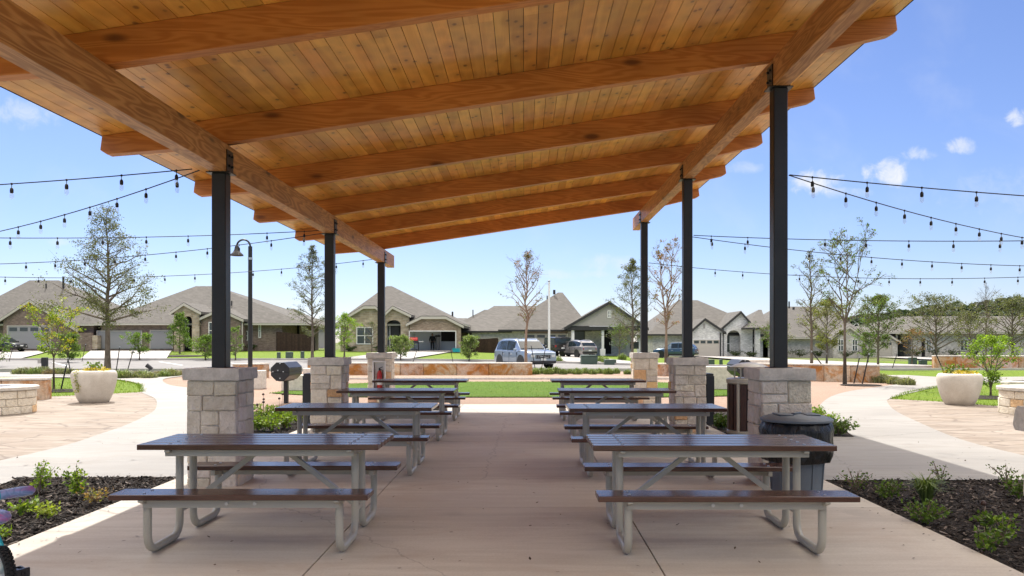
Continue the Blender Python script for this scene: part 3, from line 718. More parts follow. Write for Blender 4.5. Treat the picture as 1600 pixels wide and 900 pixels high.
# ---------------------------------------------------------------- picnic tables
def make_table(label):
    t = thing('picnic_table', label, 'picnic table', group='picnic tables under the pavilion')
    L = 1.83; hx = L/2
    for k in range(5):
        y0 = -.37+k*.1495
        MB().box(-hx, hx, y0, y0+.136, .718, .760).build('tabletop_plank', M['plank'], t, bevel=.006, seg=2)
    for s_ in (-1, 1):
        bn_ = MB().box(-hx, hx, s_*.665-.125, s_*.665+.125, .418, .458).build('bench', M['plank'], t, bevel=.006, seg=2)
        MB().box(-.70, .70, s_*.72-.004+.0, s_*.72+.004, .355, .417).box(-.70, .70, *sorted((s_*.72, s_*.68)), .411, .417).build('bench_rail', M['frame'], bn_)
        bl = MB()
        for x in (-.69, .69):
            for y in (s_*.60, s_*.72): bl.tube([(x, y, .457), (x, y, .463)], .011, 8)
        for x in (-.10, .10): bl.tube([(x, s_*.723, .385), (x, s_*.735, .385)], .013, 8)
        bl.build('bolt', M['bolt'], bn_)
    fr = MB()
    for s_ in (-1, 1):
        fr.box(-.72, .72, s_*.32-.004, s_*.32+.004, .665, .717)
    fr.box(-.72, .72, -.03, .03, .676, .717)
    for sx_ in (-1, 1):
        x = sx_*.69
        fr.prism([(-.36, .717), (-.36, .700), (-.15, .655), (.15, .655), (.36, .700), (.36, .717)], 'yz', x-.02, x+.02)
        for s_ in (-1, 1):
            fr.prism([(s_*.54, .417), (s_*.54, .375), (s_*.68, .365), (s_*.785, .405), (s_*.785, .417)], 'yz', x-.018, x+.018)
        fr.box(x-.015, x+.015, -.13, .13, .20, .235)
        fr.bar((sx_*.10, 0, .672), (sx_*.68, 0, .225), .04, .04)
    fr.build('frame', M['frame'], t, bevel=.002)
    for sx_ in (-1, 1):
        for s_ in (-1, 1):
            pts = [(0, s_*.13, .672)]; r_ = .115; yi, yo, zb = .13, .67, .030
            pts.append((0, s_*yi, zb+r_+.1)); 
            for k in range(7):
                a = math.pi/2*k/6; pts.append((0, s_*(yi+r_-r_*math.cos(a)), zb+r_-r_*math.sin(a)))
            for k in range(7):
                a = math.pi/2*k/6; pts.append((0, s_*(yo-r_+r_*math.sin(a)), zb+r_-r_*math.cos(a)))
            pts += [(0, s_*yo, .40)]
            MB().tube([(sx_*.69, p[1], p[2]) for p in pts], .0295, 12).build('leg', M['frame'], t, auto=50)
    bl = MB()
    for x in (-.69, .69):
        for k in range(5): bl.tube([(x, -.30+k*.1495, .759), (x, -.30+k*.1495, .764)], .012, 8)
    bl.build('bolt', M['bolt'], t)
    return t
LX, RX = -2.015, 1.437
ty = {'l': [6.43, 9.70, 12.80, 15.86], 'r': [6.37, 9.60, 12.80, 15.86]}
depthw = ['nearest the camera', 'second from the camera', 'third from the camera', 'farthest from the camera']
tb = None
for side, x in (('l', LX), ('r', RX)):
    for i, y in enumerate(ty[side]):
        lb = 'brown plank picnic table in the %s row, %s' % ('left' if side == 'l' else 'right', depthw[i])
        rj = random.Random(int(y*10)+(7 if side == 'l' else 0)); jx, jr = rj.uniform(-.02, .02), R(rj.uniform(-.5, .5)); loc = (x+jx, y, gz(x, y))
        if tb is None: tb = make_table(lb); tb.location = loc; tb.rotation_euler = (0, 0, jr); tree_tb = [(c, kids(c)) for c in kids(tb)]
        else: dup(tb, loc, jr, lb, tree=tree_tb)

# ---------------------------------------------------------------- bins and grills
cx, cy = 2.66, 7.82; t = thing('trash_can', 'round grey plastic trash can with black bag and lid beside the pillar', 'trash can', (cx, cy, gz(cx, cy)))
MB().lathe([(.22, 0), (.235, .01), (.275, .66), (.29, .70), (.29, .74), (.27, .74)], 40).build('body', M['canbody'], t)
ribs = MB()
for k in range(10):
    a = 2*math.pi*k/10; ribs.bar((.237*math.cos(a), .237*math.sin(a), .06), (.276*math.cos(a), .276*math.sin(a), .62), .02, .02)
ribs.build('rib', M['canbody'], t)
rw = random.Random(4)
ph = [rw.uniform(0, 6.28) for _ in range(6)]
def wob(a, z): return 1+.025*math.sin(5*a+ph[0]+z*9)+.02*math.sin(11*a+ph[1]-z*14)+.014*math.sin(23*a+ph[2]+z*20)+(.05*math.sin(3*a+ph[3]) if z < .5 else 0)
MB().lathe([(.285, .40), (.315, .38), (.335, .44), (.345, .52), (.335, .60), (.345, .68), (.325, .74), (.30, .765)], 72, wob=wob).build('bag', M['bag'], t, auto=60)
MB().lathe([(.335, .762), (.342, .768), (.342, .785), (.32, .80), (.30, .797), (.27, .815), (.0, .832)], 40).build('lid', M['canbody'], t)
hl = MB(); hl.box(-.2, -.06, -.12, .12, .822, .834); hl.box(.06, .2, -.12, .12, .822, .834); hl.bar((-.05, -.05, .838), (.05, .05, .838), .04, .016)
hl.build('lid_panel', M['canbody'], t, bevel=.004)
cx, cy = 3.72, 13.25; t = thing('litter_bin', 'brown slatted litter bin with pale frame and domed top behind the pillar', 'litter bin', (cx, cy, gz(cx, cy)-.02))
MB().lathe([(.30, .05), (.30, .86)], 28).build('liner', M['blackmetal'], t)
fr = MB().lathe([(.34, 0), (.355, .02), (.355, .07), (.33, .09)], 36); fr.lathe([(.33, .84), (.365, .86), (.365, .92), (.33, .935), (.20, .945)], 36)
for k in range(4):
    a = math.pi/4+math.pi/2*k; fr.tube([(.33*math.cos(a), .33*math.sin(a), .05), (.33*math.cos(a), .33*math.sin(a), .87)], .03, 8)
    fr.tube([(.26*math.cos(a), .26*math.sin(a), .93), (.26*math.cos(a), .26*math.sin(a), 1.14)], .012, 6)
fr.build('frame', M['frame'], t)
MB().lathe([(.30, 1.11), (.31, 1.125), (.22, 1.165), (.12, 1.19), (0, 1.20)], 36).build('dome', M['frame'], t)
for k in range(18):
    a = 2*math.pi*k/18; c, s_ = math.cos(a), math.sin(a)
    MB().cbox((.335*c, .335*s_, .465), (.022, .098, .75), a).build('slat', M['slat'], t, bevel=.004)
def grill(label, x, y):
    t = thing('barbecue_grill', label, 'grill', (x, y, gz(x, y)-.03), 0, 'park barbecue grills')
    oc = [(.245*math.cos(R(22.5+45*k)), .80+.245*math.sin(R(22.5+45*k))) for k in range(8)]
    top = [p for p in oc if p[1] > .79]; 
    top += [(-.226, .789), (.226, .789)]
    MB().prism(sorted(top, key=lambda p: math.atan2(p[1]-.785, p[0])), 'xz', -.5, .6).build('lid', M['blackmetal'], t, bevel=.006)
    bot = [(-.226, .785), (-.226, .706), (-.094, .574), (.094, .574), (.226, .706), (.226, .785)]
    MB().prism(bot, 'xz', -.5, .6).build('firebox', M['blackmetal'], t, bevel=.006)
    MB().tube([(-.25, -.3, .84), (-.285, -.3, .84), (-.285, .4, .84), (-.25, .4, .84)], .012, 6).bar((-.27, -.3, .84), (-.227, -.3, .84), .012, .03).bar((-.27, .4, .84), (-.227, .4, .84), .012, .03).build('handle', M['bolt'], t)
    for dx, dz_ in ((0, .2), (-.05, .03), (.08, .0), (0, -.16), (-.17, .0)): MB().tube([(dx, -.50, .80+dz_), (dx, -.515, .80+dz_)], .016, 8).build('bolt', M['bolt'], t)
    MB().box(-.05, .05, -.05, .05, 0, .575).box(-.1, .1, -.3, .4, .555, .572).build('pedestal', M['blackmetal'], t, bevel=.004)
    return t
grill('black octagonal barbecue grill on a post beside the left pillars', -5.92, 19.9)
grill('black octagonal barbecue grill seen end-on beyond the slatted litter bin', 6.05, 22.4)

# ---------------------------------------------------------------- walls and stone furniture
def seatwall(name, label, pts, h=.5, d=.5, seed=1, mat='rust', block=(1.0, 1.6), cat='wall', capped=True, group=None):
    x0, y0 = pts[0]; rr = random.Random(seed)
    t = thing(name, label, cat, (x0, y0, gz(x0, y0)-.03), group=group); mb = MB(); cp = MB()
    for (a, b_) in zip(pts, pts[1:]):
        a, b_ = Vector(a), Vector(b_); L = (b_-a).length; u = (b_-a)/L; nrm = Vector((-u.y, u.x)); q = Matrix(((u.x, nrm.x, 0), (u.y, nrm.y, 0), (0, 0, 1)))
        for (p, r_) in widths(rr, 0, L, *block):
            c = a+u*(p+r_)/2+nrm*d/2; z = gz(c.x, c.y)-.03; tt = rr.uniform(.85, 1.15)
            mb.cbox((c.x, c.y, z+h/2-.05), (r_-p-.012, d+rr.uniform(-.02, .02), h+.1), M=q, tint=(tt, tt*rr.uniform(.92, 1.05), tt*rr.uniform(.85, 1.1)))
            if capped: cp.cbox((c.x, c.y, z+h+.033), (r_-p-.006, d+.03, .06), M=q)
    mb.build('block_course', M[mat], t, off=t.location, bevel=.02, seg=2)
    if capped: cp.build('coping', M['capstone'], t, off=t.location, bevel=.008)
    return t
G_ = 'rusty sandstone seat walls'
seatwall('seat_wall', 'long straight rusty sandstone seat wall behind the far tables, front of blue car', [(wx(480, 36), 36), (wx(832, 36), 36)], .5, .5, 2, group=G_)
seatwall('seat_wall', 'short rusty sandstone seat wall behind the lamp post and left grill', [P(374, 591), P(421, 589)], .55, .5, 3, group=G_)
seatwall('seat_wall', 'long rusty sandstone seat wall behind the right pillar under thin trees', [(wx(1160, 31.5), 32), (wx(1240, 31), 31), (wx(1371, 29.3), 29.3)], .60, .5, 4, group=G_)
seatwall('seat_wall', 'rusty sandstone seat wall behind the left round fire pit', [(-16.9, 19.9), (-14.6, 20.3), (-12.45, 20.85)], .52, .45, 5, group=G_)
seatwall('seat_wall', 'rusty sandstone wall end behind the round fire pit on right patio', [(12.2, 20.2), (15.5, 19.6)], .45, .45, 6, group=G_)
seatwall('seat_wall', 'distant brown sandstone seat wall across the right lawn behind bright shrub', [P(1460, 575), P(1640, 576)], .75, .6, 7, group=G_)
seatwall('seat_wall', 'small rusty stone wall piece between two right pillars', [(wx(1027, 35), 35), (wx(1052, 35), 35)], .5, .5, 8, group=G_)
def lblock(label, x, y, dx, dy, h, rz=0, mat='capstone', seed=1, name='limestone_block'):
    rr = random.Random(seed); mb = MB(); o_ = 8
    mb.cbox((0, 0, h/2), (dx, dy, h), rz)
    o = mb.build(name, M[mat], bevel=.03, seg=3); o.location = (x, y, gz(x, y)-.035); return tag(o, label, 'stone block', 'limestone seat blocks')
x, y = P(468, 609); lblock('pale limestone seat block behind the left grill', x, y, 1.0, .5, .5)
x, y = P(485, 590); lblock('small pale limestone block beside second left pillar', x, y, .5, .5, .42)
x, y = P(1122, 607); lblock('tall pale limestone block between second right pillar and slatted litter bin', x, y, .95, .5, .74)
x, y = P(402, 606); lblock('pale limestone block beside front left pillar edge', x, y, .45, .5, .6)
x, y = P(1185, 580); lblock('pale limestone block with tan top beyond the right grill', x, y, 1.5, .6, .62)
# edging kerb round the turf
strip('kerb', [(wx(440, 31.8), 31.8), (wx(700, 31.8), 31.8), (wx(900, 31.8), 31.8), (wx(1180, 31.8), 31.8)], .16, .06, M['capstone'])
def firepit(label, x, y, seed):
    rr = random.Random(seed); t = thing('fire_pit', label, 'fire pit', (x, y, gz(x, y)-.02), 0, 'round stone fire pits'); mb = MB(); ro = .88
    for (a, b_) in courses(rr, 0, .5, (.16, .2, .24)):
        th = rr.uniform(0, 1)
        end = th+2*math.pi
        while th < end-.05:
            w_ = min(rr.uniform(.2, .5)/ro, end-th); n_ = 4; ti = rr.uniform(.85, 1.1); r1 = ro+rr.uniform(0, .02); g_ = .008
            tt = (ti, ti*.98, ti*.93) if rr.random() > .2 else (ti, ti*.75, ti*.5); vs = []
            for k in range(n_+1):
                an = th+g_+(w_-2*g_)*k/n_
                for r_ in (ro-.2, r1):
                    for zz in (a+.006, b_-.006): vs.append((r_*math.cos(an), r_*math.sin(an), zz))
            fs = []
            for k in range(n_):
                o_ = 4*k; fs += [(o_+2, o_+6, o_+7, o_+3), (o_+1, o_+3, o_+7, o_+5), (o_, o_+4, o_+6, o_+2), (o_+1, o_+5, o_+4, o_)]
            fs += [(0, 2, 3, 1), (4*n_, 4*n_+1, 4*n_+3, 4*n_+2)]
            mb.add(vs, fs, tt); th += w_
    mb.build('stone_ring', M['stone'], t, bevel=.01, seg=2, auto=50)
    MB().lathe([(.70, .0), (.868, .01), (.868, .49), (.70, .49)], 48).build('mortar_core', M['mortar'], t)
    MB().lathe([(.45, .503), (.93, .503), (.935, .515), (.935, .565), (.925, .575), (.46, .575), (.45, .56), (.45, .503)], 64).build('coping', M['capstone'], t, auto=40)
    MB().lathe([(.45, .35), (.44, .50), (.449, .574)], 32).lathe([(0, .40), (.445, .38)], 24).build('burner_pan', M['blackmetal'], t)
firepit('round pale stone fire pit with flat coping on the left patio', -11.45, 17.1, 3)
firepit('round pale stone fire pit with flat coping on the right patio', 11.05, 16.9, 4)
def leafball(mb, rr, c, rad, n_, size, cols, flat=1.0, jit=.25):
    for _ in range(n_):
        while True:
            d = Vector((rr.uniform(-1, 1), rr.uniform(-1, 1), rr.uniform(-1, 1)))
            if .05 < d.length < 1: break
        p = Vector(c)+Vector((d.x*rad[0], d.y*rad[1], d.z*rad[2])); s_ = size*rr.uniform(.6, 1.3)
        u = Vector((rr.gauss(0, 1), rr.gauss(0, 1), rr.gauss(0, .8)+.2)).normalized()*s_; v_ = u.orthogonal(); v_.rotate(Matrix.Rotation(rr.uniform(0, 6.28), 3, u.normalized())); v_ = v_.normalized()*s_*.6
        col = rr.choice(cols); k = rr.uniform(1-jit, 1+jit); mb.leaf(p, u, v_, (col[0]*k, col[1]*k, col[2]*k))
def planter(label, x, y, rmax, h, seed, spill):
    rr = random.Random(seed); t = thing('planter', label, 'planter', (x, y, gz(x, y)-.018), 0, 'large pale cast planters')
    r_ = rmax; hh = h
    MB().lathe([(r_*.60, 0), (r_*.64, .012), (r_*.77, hh*.18), (r_*.885, hh*.4), (r_*.955, hh*.6), (r_*.993, hh*.75), (r_, hh*.85), (r_*.985, hh*.92), (r_*.94, hh*.97), (r_*.88, hh*.995), (r_*.82, hh), (r_*.76, hh*.985), (r_*.72, hh*.93), (r_*.71, hh*.8)], 56).build('pot', M['planter'], t, auto=60)
    MB().lathe([(0, hh*.87), (r_*.73, hh*.86)], 32).build('soil', M['mulch'], t)
    mb = MB(); Y_ = [(.55, .42, .05), (.62, .50, .10), (.45, .36, .04)]; Gc = [(.10, .16, .03), (.16, .22, .04)]
    for k in range(16):
        a = rr.uniform(0, 6.28); q = rr.uniform(0, r_*.65); leafball(mb, rr, (q*math.cos(a), q*math.sin(a)*.8, hh*.95+rr.uniform(.0, .06)), (.15, .15, .07), 50, .05, Y_)
    for k in range(3): leafball(mb, rr, (rr.uniform(-.2, .2), rr.uniform(-.1, .2), hh+.08), (.14, .14, .14), 50, .08, Gc)
    if spill:
        for k in range(7): leafball(mb, rr, (-r_*.35+rr.uniform(-.05, .05), -r_*.92, hh*(.95-.09*k)), (.07, .05, .06), 26, .045, [(.35, .34, .06), (.22, .26, .05)])
    mb.build('plants', M['flower_yellow'], t, auto=0, norm=False)
planter('large pale round planter with trailing yellow flowers on the left patio', -10.75, 20.0, .52, .80, 2, True)
planter('large pale round planter with low yellow flowers on the right patio', 10.5, 19.3, .50, .755, 6, False)

# ---------------------------------------------------------------- string lights
bulbs = MB().lathe([(.0, 0), (.014, .002), (.026, .02), (.031, .045), (.026, .072), (.016, .088)], 10)
def catenary(a, b_, sag, t): p = Vector(a).lerp(Vector(b_), t); p.z -= sag*4*t*(1-t); return p
sock_me = None
def string(label, a, b_, sag, first, tmax=1):
    global sock_me
    a, b_ = Vector(a), Vector(b_); L = (b_-a).length
    t = thing('string_lights', label, 'string lights', a, 0, 'festoon string lights off the pavilion posts')
    pts = [catenary(a, b_, sag, k/24)-a for k in range(25)]
    MB().tube(pts, .0065, 5).build('cable', M['cable'], t)
    d = first
    while d < L-.1:
        p = catenary(a, b_, sag, d/L)-a
        if sock_me is None:
            so_ = MB().lathe([(.006, -.012), (.016, -.008), (.016, .008), (.006, .014)], 8, M=Matrix.Rotation(R(90), 3, 'Y')).tube([(0, 0, 0), (0, 0, -.06)], .005, 5).lathe([(.006, -.05), (.018, -.06), (.024, -.078), (.024, -.115), (.018, -.125)], 10)
            s_ = so_.build('socket', M['cable'], t, auto=60); sock_me = s_.data; s_.scale = (.76, .76, .82)
            bu = bulbs.build('bulb', M['bulb'], s_, auto=60); bu.location = (0, 0, -.205); string.bm = bu.data
        else:
            s_ = bpy.data.objects.new('socket', sock_me); COL.objects.link(s_); s_.parent = t; s_.scale = (.76, .76, .82)
            bu = bpy.data.objects.new('bulb', string.bm); COL.objects.link(bu); bu.parent = s_; bu.location = (0, 0, -.205)
        s_.location = p; d += .6
    return t
def run(start, dr, L, zend, frame_z, frame_t):
    return (start, (start[0]+dr[0]*L, start[1]+dr[1]*L, zend))
A1, A2, A3 = (-3.42, 8.66, 3.45), (-3.42, 13.56, 3.44), (-3.42, 18.5, 3.47)
PLa, PLb = (-13.75, 8.75), (-13.8, 15.4)
side = 'left'
string('festoon string lights from first left post, upper strand running level to left', (-3.62, 8.72, 3.43), (*PLa, 3.25), .20, .17)
string('festoon string lights from first left post, lower strand slanting down to left', (-3.55, 8.74, 3.42), (*PLb, 3.35), .32, .40)
string('festoon string lights from second left post, upper strand crossing the big tree', A2, (PLa[0], PLa[1]+.1, 3.10), .25, .3)
string('festoon string lights from second left post, lower strand crossing the big tree', (-3.42, 13.62, 3.40), (PLb[0], PLb[1], 3.10), .25, .35)
string('festoon string lights from third left post, lowest strand over the rooftops at left', A3, (PLb[0], PLb[1]-.05, 3.0), .32, .3)
PRa, PRb = (12.85, 8.8), (12.9, 15.4)
string('festoon string lights from first right post, upper strand in front of clouds', (2.9, 8.74, 3.37), (*PRa, 3.0), .17, .25)
string('festoon string lights from first right post, lower strand slanting down to right', (2.9, 8.76, 3.37), (*PRb, 3.35), .30, .42)
string('festoon string lights from second right post, upper nearly level strand', (2.88, 13.6, 3.36), (PRa[0], PRa[1]+.1, 3.0), .20, .3)
string('festoon string lights from second right post, lower strand sloping to right', (2.88, 13.66, 3.34), (PRb[0], PRb[1], 3.05), .22, .35)
string('festoon string lights from third right post, lowest strand at right', (2.88, 18.5, 3.38), (PRb[0], PRb[1]-.05, 3.0), .30, .3)
for i, (x, y) in enumerate((PLa, PLb, PRa, PRb)):
    t = thing('string_light_pole', 'thin black pole holding the outer string ends, %s' % ('near left', 'far left', 'near right', 'far right')[i], 'pole', (x, y, gz(x, y)), 0, 'string light poles')
    MB().tube([(0, 0, 0), (0, 0, 3.5)], .04, 10).build('pole', M['post'], t); MB().box(-.12, .12, -.12, .12, 0, .02).build('base_plate', M['post'], t)

# ---------------------------------------------------------------- lamp post, flagpole, utility boxes
x, y = P(391, 581); y = 30.; x = wx(391, y); t = thing('street_lamp', 'tall black gooseneck street lamp with bell shade at left', 'street lamp', (x, y, gz(x, y)-.03))
zt = wz(385, y)-t.location.z
MB().tube([(0, 0, 0), (0, 0, zt)], [.085, .075], 14).lathe([(.13, 0), (.13, .05), (.1, .35), (.085, .4)], 16).build('pole', M['post'], t)
rg = (wx(391, y)-wx(370, y))/2
MB().tube([(0, 0, zt-.4)]+[(-rg+rg*math.cos(math.pi*k/12), 0, zt+rg*math.sin(math.pi*k/12)) for k in range(13)]+[(-2*rg, 0, zt-.12)], .035, 10).build('arm', M['post'], t)
MB().lathe([(.03, .14), (.07, .10), (.09, -.02), (.14, -.12), (.23, -.20), (.245, -.25), (.22, -.24), (.1, -.1)], 20, (-2*rg, 0, zt-.10)).build('lamp_shade', M['post'], t)
MB().lathe([(.09, 0), (.09, .08)], 12, (0, 0, zt-.5)).build('collar', M['bolt'], t)
y = 62.; x = wx(858, y); t = thing('flagpole', 'tall bare pale grey flagpole in front of grey house', 'flagpole', (x, y, gz(x, y)))
MB().tube([(0, 0, 0), (0, 0, wz(441, y)-gz(x, y))], [.095, .07], 12).build('pole', M['white'], t); MB().lathe([(.0, 0), (.1, .05), (.1, .12), (0, .18)], 10, (0, 0, wz(441, y)-gz(x, y))).build('finial', M['gdoor_grey'], t)
def ubox(label, px, py, Y, w_, h, dp=None, name='utility_box'):
    x = wx(px, Y); t = thing(name, label, 'utility box', (x, Y, gz(x, Y)-.03), 0, 'green utility boxes'); dp = dp or w_*.8
    MB().box(-w_/2, w_/2, 0, dp, 0, h*.86).build('body', M['green_box'], t, bevel=.02)
    MB().prism([(-w_/2-.02, h*.86), (-w_/2+.03, h), (w_/2-.03, h), (w_/2+.02, h*.86)], 'xz', -.02, dp+.02).build('lid', M['green_box'], t, bevel=.02)
ubox('big dark green transformer box at the kerb before the grey house', 921, 568, 56, 1.15, .66)
ubox('low green utility box right of the transformer box', 954, 568, 55, .8, .38)
ubox('slim green utility pedestal, left of three on the left lawn', 435, 560, 62, .26, .56)
ubox('wide green utility pedestal, middle of three on the left lawn', 451, 560, 62, .5, .58)
ubox('slim green utility pedestal, right of three on the left lawn', 472, 560, 62, .26, .62)
ubox('grey-green utility pedestal on white house lawn, left one', 1098, 565, 56, .22, .36)
ubox('grey-green utility pedestal on white house lawn, middle wide one', 1112, 566, 56, .42, .40)
ubox('grey-green utility pedestal on white house lawn, right one', 1127, 565, 56, .22, .42)
ubox('grey utility box on far right lawn beside path', 1428, 570, 60, .5, .55)
ubox('low dark utility box on far right lawn near seat wall', 1444, 570, 60, .5, .35)
x, y = P(70, 581); t = thing('litter_post', 'short black post with grey box beside left street edge', 'post', (x, y, gz(x, y)))
MB().box(-.13, .13, -.1, .1, 0, .72).build('post', M['blackmetal'], t, bevel=.02); MB().box(-.3, -.135, -.1, .1, .42, .66).build('side_box', M['siding'], t)
x, y = P(233, 585); t = thing('landscape_light', 'small black landscape spotlight among grass clumps by the left street', 'spotlight', (x, y, gz(x, y)))
MB().tube([(0, 0, 0), (0, 0, .3)], .025, 8).build('stem', M['blackmetal'], t); MB().tube([(.14, 0, .24), (-.10, -.04, .42)], [.075, .10], 12).build('head', M['blackmetal'], t)

# ---------------------------------------------------------------- houses
class House:
    def __init__(s, label, px, Y, base=None):
        s.Y = Y; x = wx(px, Y); s.zb = gz(x, Y) if base is None else wz(base, Y)
        s.t = thing('house', label, 'house', (x, Y, s.zb)); s.off = s.t.location
    def b(s, mb, name, mat, parent=None, **k): return mb.build(name, M[mat], parent or s.t, off=s.off, **k)
    def wall(s, p0, p1, ye, mat, Y=None, depth=10, name='wall', y0=None):
        Y = Y or s.Y; z0 = s.zb-.6 if y0 is None else wz(y0, Y)
        return s.b(MB().box(wx(p0, Y), wx(p1, Y), Y, Y+depth, z0, wz(ye, Y)), name, mat, auto=0)
    def poly(s, pts, mat, Y=None, depth=.3, name='wall', dy=0):
        Y = Y or s.Y; return s.b(MB().prism([(wx(a, Y), wz(c, Y)) for a, c in pts], 'xz', Y+dy, Y+dy+depth), name, mat, auto=0)
    def hip(s, p0, p1, ye, Y0, Y1, r0, r1, yr, trim='trim', t=.2):
        Ym = (Y0+Y1)/2; x0, x1 = wx(p0, Y0), wx(p1, Y0); ze = wz(ye, Y0); rx0, rx1 = wx(r0, Ym), wx(r1, Ym); zz = wz(yr, Ym)
        mb = MB(); vs = [(x0, Y0, ze), (x1, Y0, ze), (x1, Y1, ze), (x0, Y1, ze), (rx0, Ym, zz), (rx1, Ym, zz)]
        o = s.b(mb.add(vs, [(0, 1, 5, 4), (1, 2, 5), (2, 3, 4, 5), (3, 0, 4), (3, 2, 1, 0)]), 'roof', 'shingle', auto=0)
        fa = MB().box(x0+.02, x1-.02, Y0+.02, Y0+.08, ze-t, ze-.004).box(x0+.02, x0+.08, Y0+.085, Y1-.02, ze-t, ze-.004).box(x1-.08, x1-.02, Y0+.085, Y1-.02, ze-t, ze-.004)
        s.b(fa, 'fascia', trim, o, auto=0); return o
    def gable(s, p0, pa, p1, ye, ya, Y=None, depth=8, wallmat='brickA', trim='trim', oh=7, pb=None, base=None, hole=None, ye1=None, wall=True, wd=None):
        Y = Y or s.Y; pb = pb or pa; ye1 = ye1 or ye
        def q(a, c): return (wx(a, Y), wz(c, Y))
        sl0 = (ye-ya)/(pa-p0); sl1 = (ye1-ya)/(p1-pb); ohm = oh
        top = [q(p0-oh*.0, ye)]; up = .16*F/Y
        if wall:
            zb = VY-(s.zb-.6-ZC)*F/Y
            body = [(p0+2, zb), (p0+2, ye-2*sl0+2), (pa, ya+2)]+([(pb, ya+2)] if pb != pa else [])+[(p1-2, ye1-2*sl1+2), (p1-2, zb)]
            if hole:
                h0, h1, ht, arch = hole; hp = [(h1, zb)]
                if arch: hp += [((h0+h1)/2+(h1-h0)/2*math.cos(math.pi*k/10), ht+arch-arch*math.sin(math.pi*k/10)) for k in range(11)]
                else: hp += [(h1, ht), (h0, ht)]
                hp += [(h0, zb)]; body = body+hp
            s.poly(body, wallmat, Y, wd or (.35 if hole else depth), 'wall')
        rp = [(p0-oh, ye+oh*sl0), (pa, ya), (pb, ya), (p1+oh, ye1+oh*sl1)] if pb != pa else [(p0-oh, ye+oh*sl0), (pa, ya), (p1+oh, ye1+oh*sl1)]
        lo = [(a, c+up) for a, c in rp]
        rp_up = [(a, c-.10*F/Y) for a, c in rp]
        o = s.poly(rp_up+lo[::-1], 'shingle', Y, depth+.3, 'roof', -.3)
        s.b(MB().prism([q(a, c) for a, c in [(a, c-.02*F/Y) for a, c in rp]+[(a, c+up*1.5) for a, c in rp][::-1]], 'xz', Y-.36, Y-.302), 'rake', trim, o, auto=0)
        return o
    def gdoor(s, p0, p1, y0, y1, mat, win=True, Y=None, frame='trim', dy=0, trim_w=1.5):
        Y = (Y or s.Y)+dy; x0, x1, z0, z1 = wx(p0, Y), wx(p1, Y), wz(y1, Y), wz(y0, Y); tw = trim_w*Y/F
        mb = MB(); n_ = 4; h = (z1-z0)/n_
        for k in range(n_): mb.box(x0, x1, Y-.06, Y-.004, z0+k*h+.012, z0+(k+1)*h-.012)
        mb.box(x0, x1, Y-.05, Y-.003, z0, z1)
        o = s.b(mb, 'garage_door', mat, auto=0)
        fr = MB().box(x0-tw, x0-.01, Y-.10, Y-.003, z0, z1+tw).box(x1+.01, x1+tw, Y-.10, Y-.003, z0, z1+tw).box(x0-.005, x1+.005, Y-.10, Y-.003, z1+.005, z1+tw)
        s.b(fr, 'frame', frame, o, auto=0)
        if win:
            wn = MB(); m_ = 4; ww = (x1-x0)/m_
            for k in range(m_): wn.box(x0+k*ww+.13*ww, x0+(k+1)*ww-.13*ww, Y-.075, Y-.062, z1-h*.85, z1-h*.2)
            s.b(wn, 'pane', 'glass', o, auto=0)
    def window(s, p0, p1, y0, y1, Y=None, frame='white', mull=1, dy=0):
        Y = (Y or s.Y)+dy; x0, x1, z0, z1 = wx(p0, Y), wx(p1, Y), wz(y1, Y), wz(y0, Y); t = .09
        mb = MB().box(x0, x0+t, Y-.06, Y+.02, z0, z1).box(x1-t, x1, Y-.06, Y+.02, z0, z1).box(x0+t, x1-t, Y-.06, Y+.02, z0, z0+t).box(x0+t, x1-t, Y-.06, Y+.02, z1-t, z1)
        mb.box(x0+t, x1-t, Y-.055, Y+.02, (z0+z1)/2-.035, (z0+z1)/2+.035)
        for k in range(1, mull+1):
            xm = lerp(x0, x1, k/(mull+1)); mb.box(xm-.04, xm+.04, Y-.058, Y+.02, z0+t, z1-t)
        o = s.b(mb, 'window', frame, auto=0)
        s.b(MB().box(x0+.02, x1-.02, Y-.02, Y-.005, z0+.02, z1-.02), 'pane', 'glass', o, auto=0); return o
    def door(s, p0, p1, y0, y1, mat='dark', Y=None, dy=0):
        Y = (Y or s.Y)+dy; o = s.b(MB().box(wx(p0, Y), wx(p1, Y), Y-.05, Y-.004, wz(y1, Y), wz(y0, Y)), 'door', mat, auto=0)
        xm = lerp(wx(p0, Y), wx(p1, Y), .8); zm = lerp(wz(y1, Y), wz(y0, Y), .45)
        s.b(MB().box(xm-.03, xm+.03, Y-.09, Y-.052, zm-.15, zm+.15), 'handle', 'bolt', o); return o
    def col(s, p0, p1, y0, y1, Y, mat='white', d=.4, name='column'):
        x0, x1 = wx(p0, Y), wx(p1, Y); return s.b(MB().box(x0, x1, Y, Y+d, wz(y1, Y), wz(y0, Y)), name, mat, bevel=.02)
    def vents(s, lst, Y, slope=0):
        for (px, y0, y1, w_) in lst:
            s.b(MB().tube([(wx(px, Y), Y, wz(y1, Y)), (wx(px, Y), Y, wz(y0, Y))], w_, 8), 'vent_pipe', 'darktrim')
# H1 far left brown brick
h = House('brown brick house with grey double garage at the far left', 60, 85)
h.wall(-70, 146, 505, 'brickA', depth=15)
h.hip(-85, 160, 506, 84.3, 101, 46, 92, 438)
h.gable(3, 49, 118, 499, 469, Y=84.2, depth=9, wallmat='brickA', ye1=512)
h.gdoor(13, 79, 510, 545, 'gdoor_grey', Y=84.2)
h.col(143, 152, 524, 546, 84.0, 'ashlar', .8, 'pier')
h.vents([(99, 432, 450, .12), (72, 443, 450, .08)], 91)
h.wall(118, 143, 520, 'brickA', Y=83.9, depth=.29)
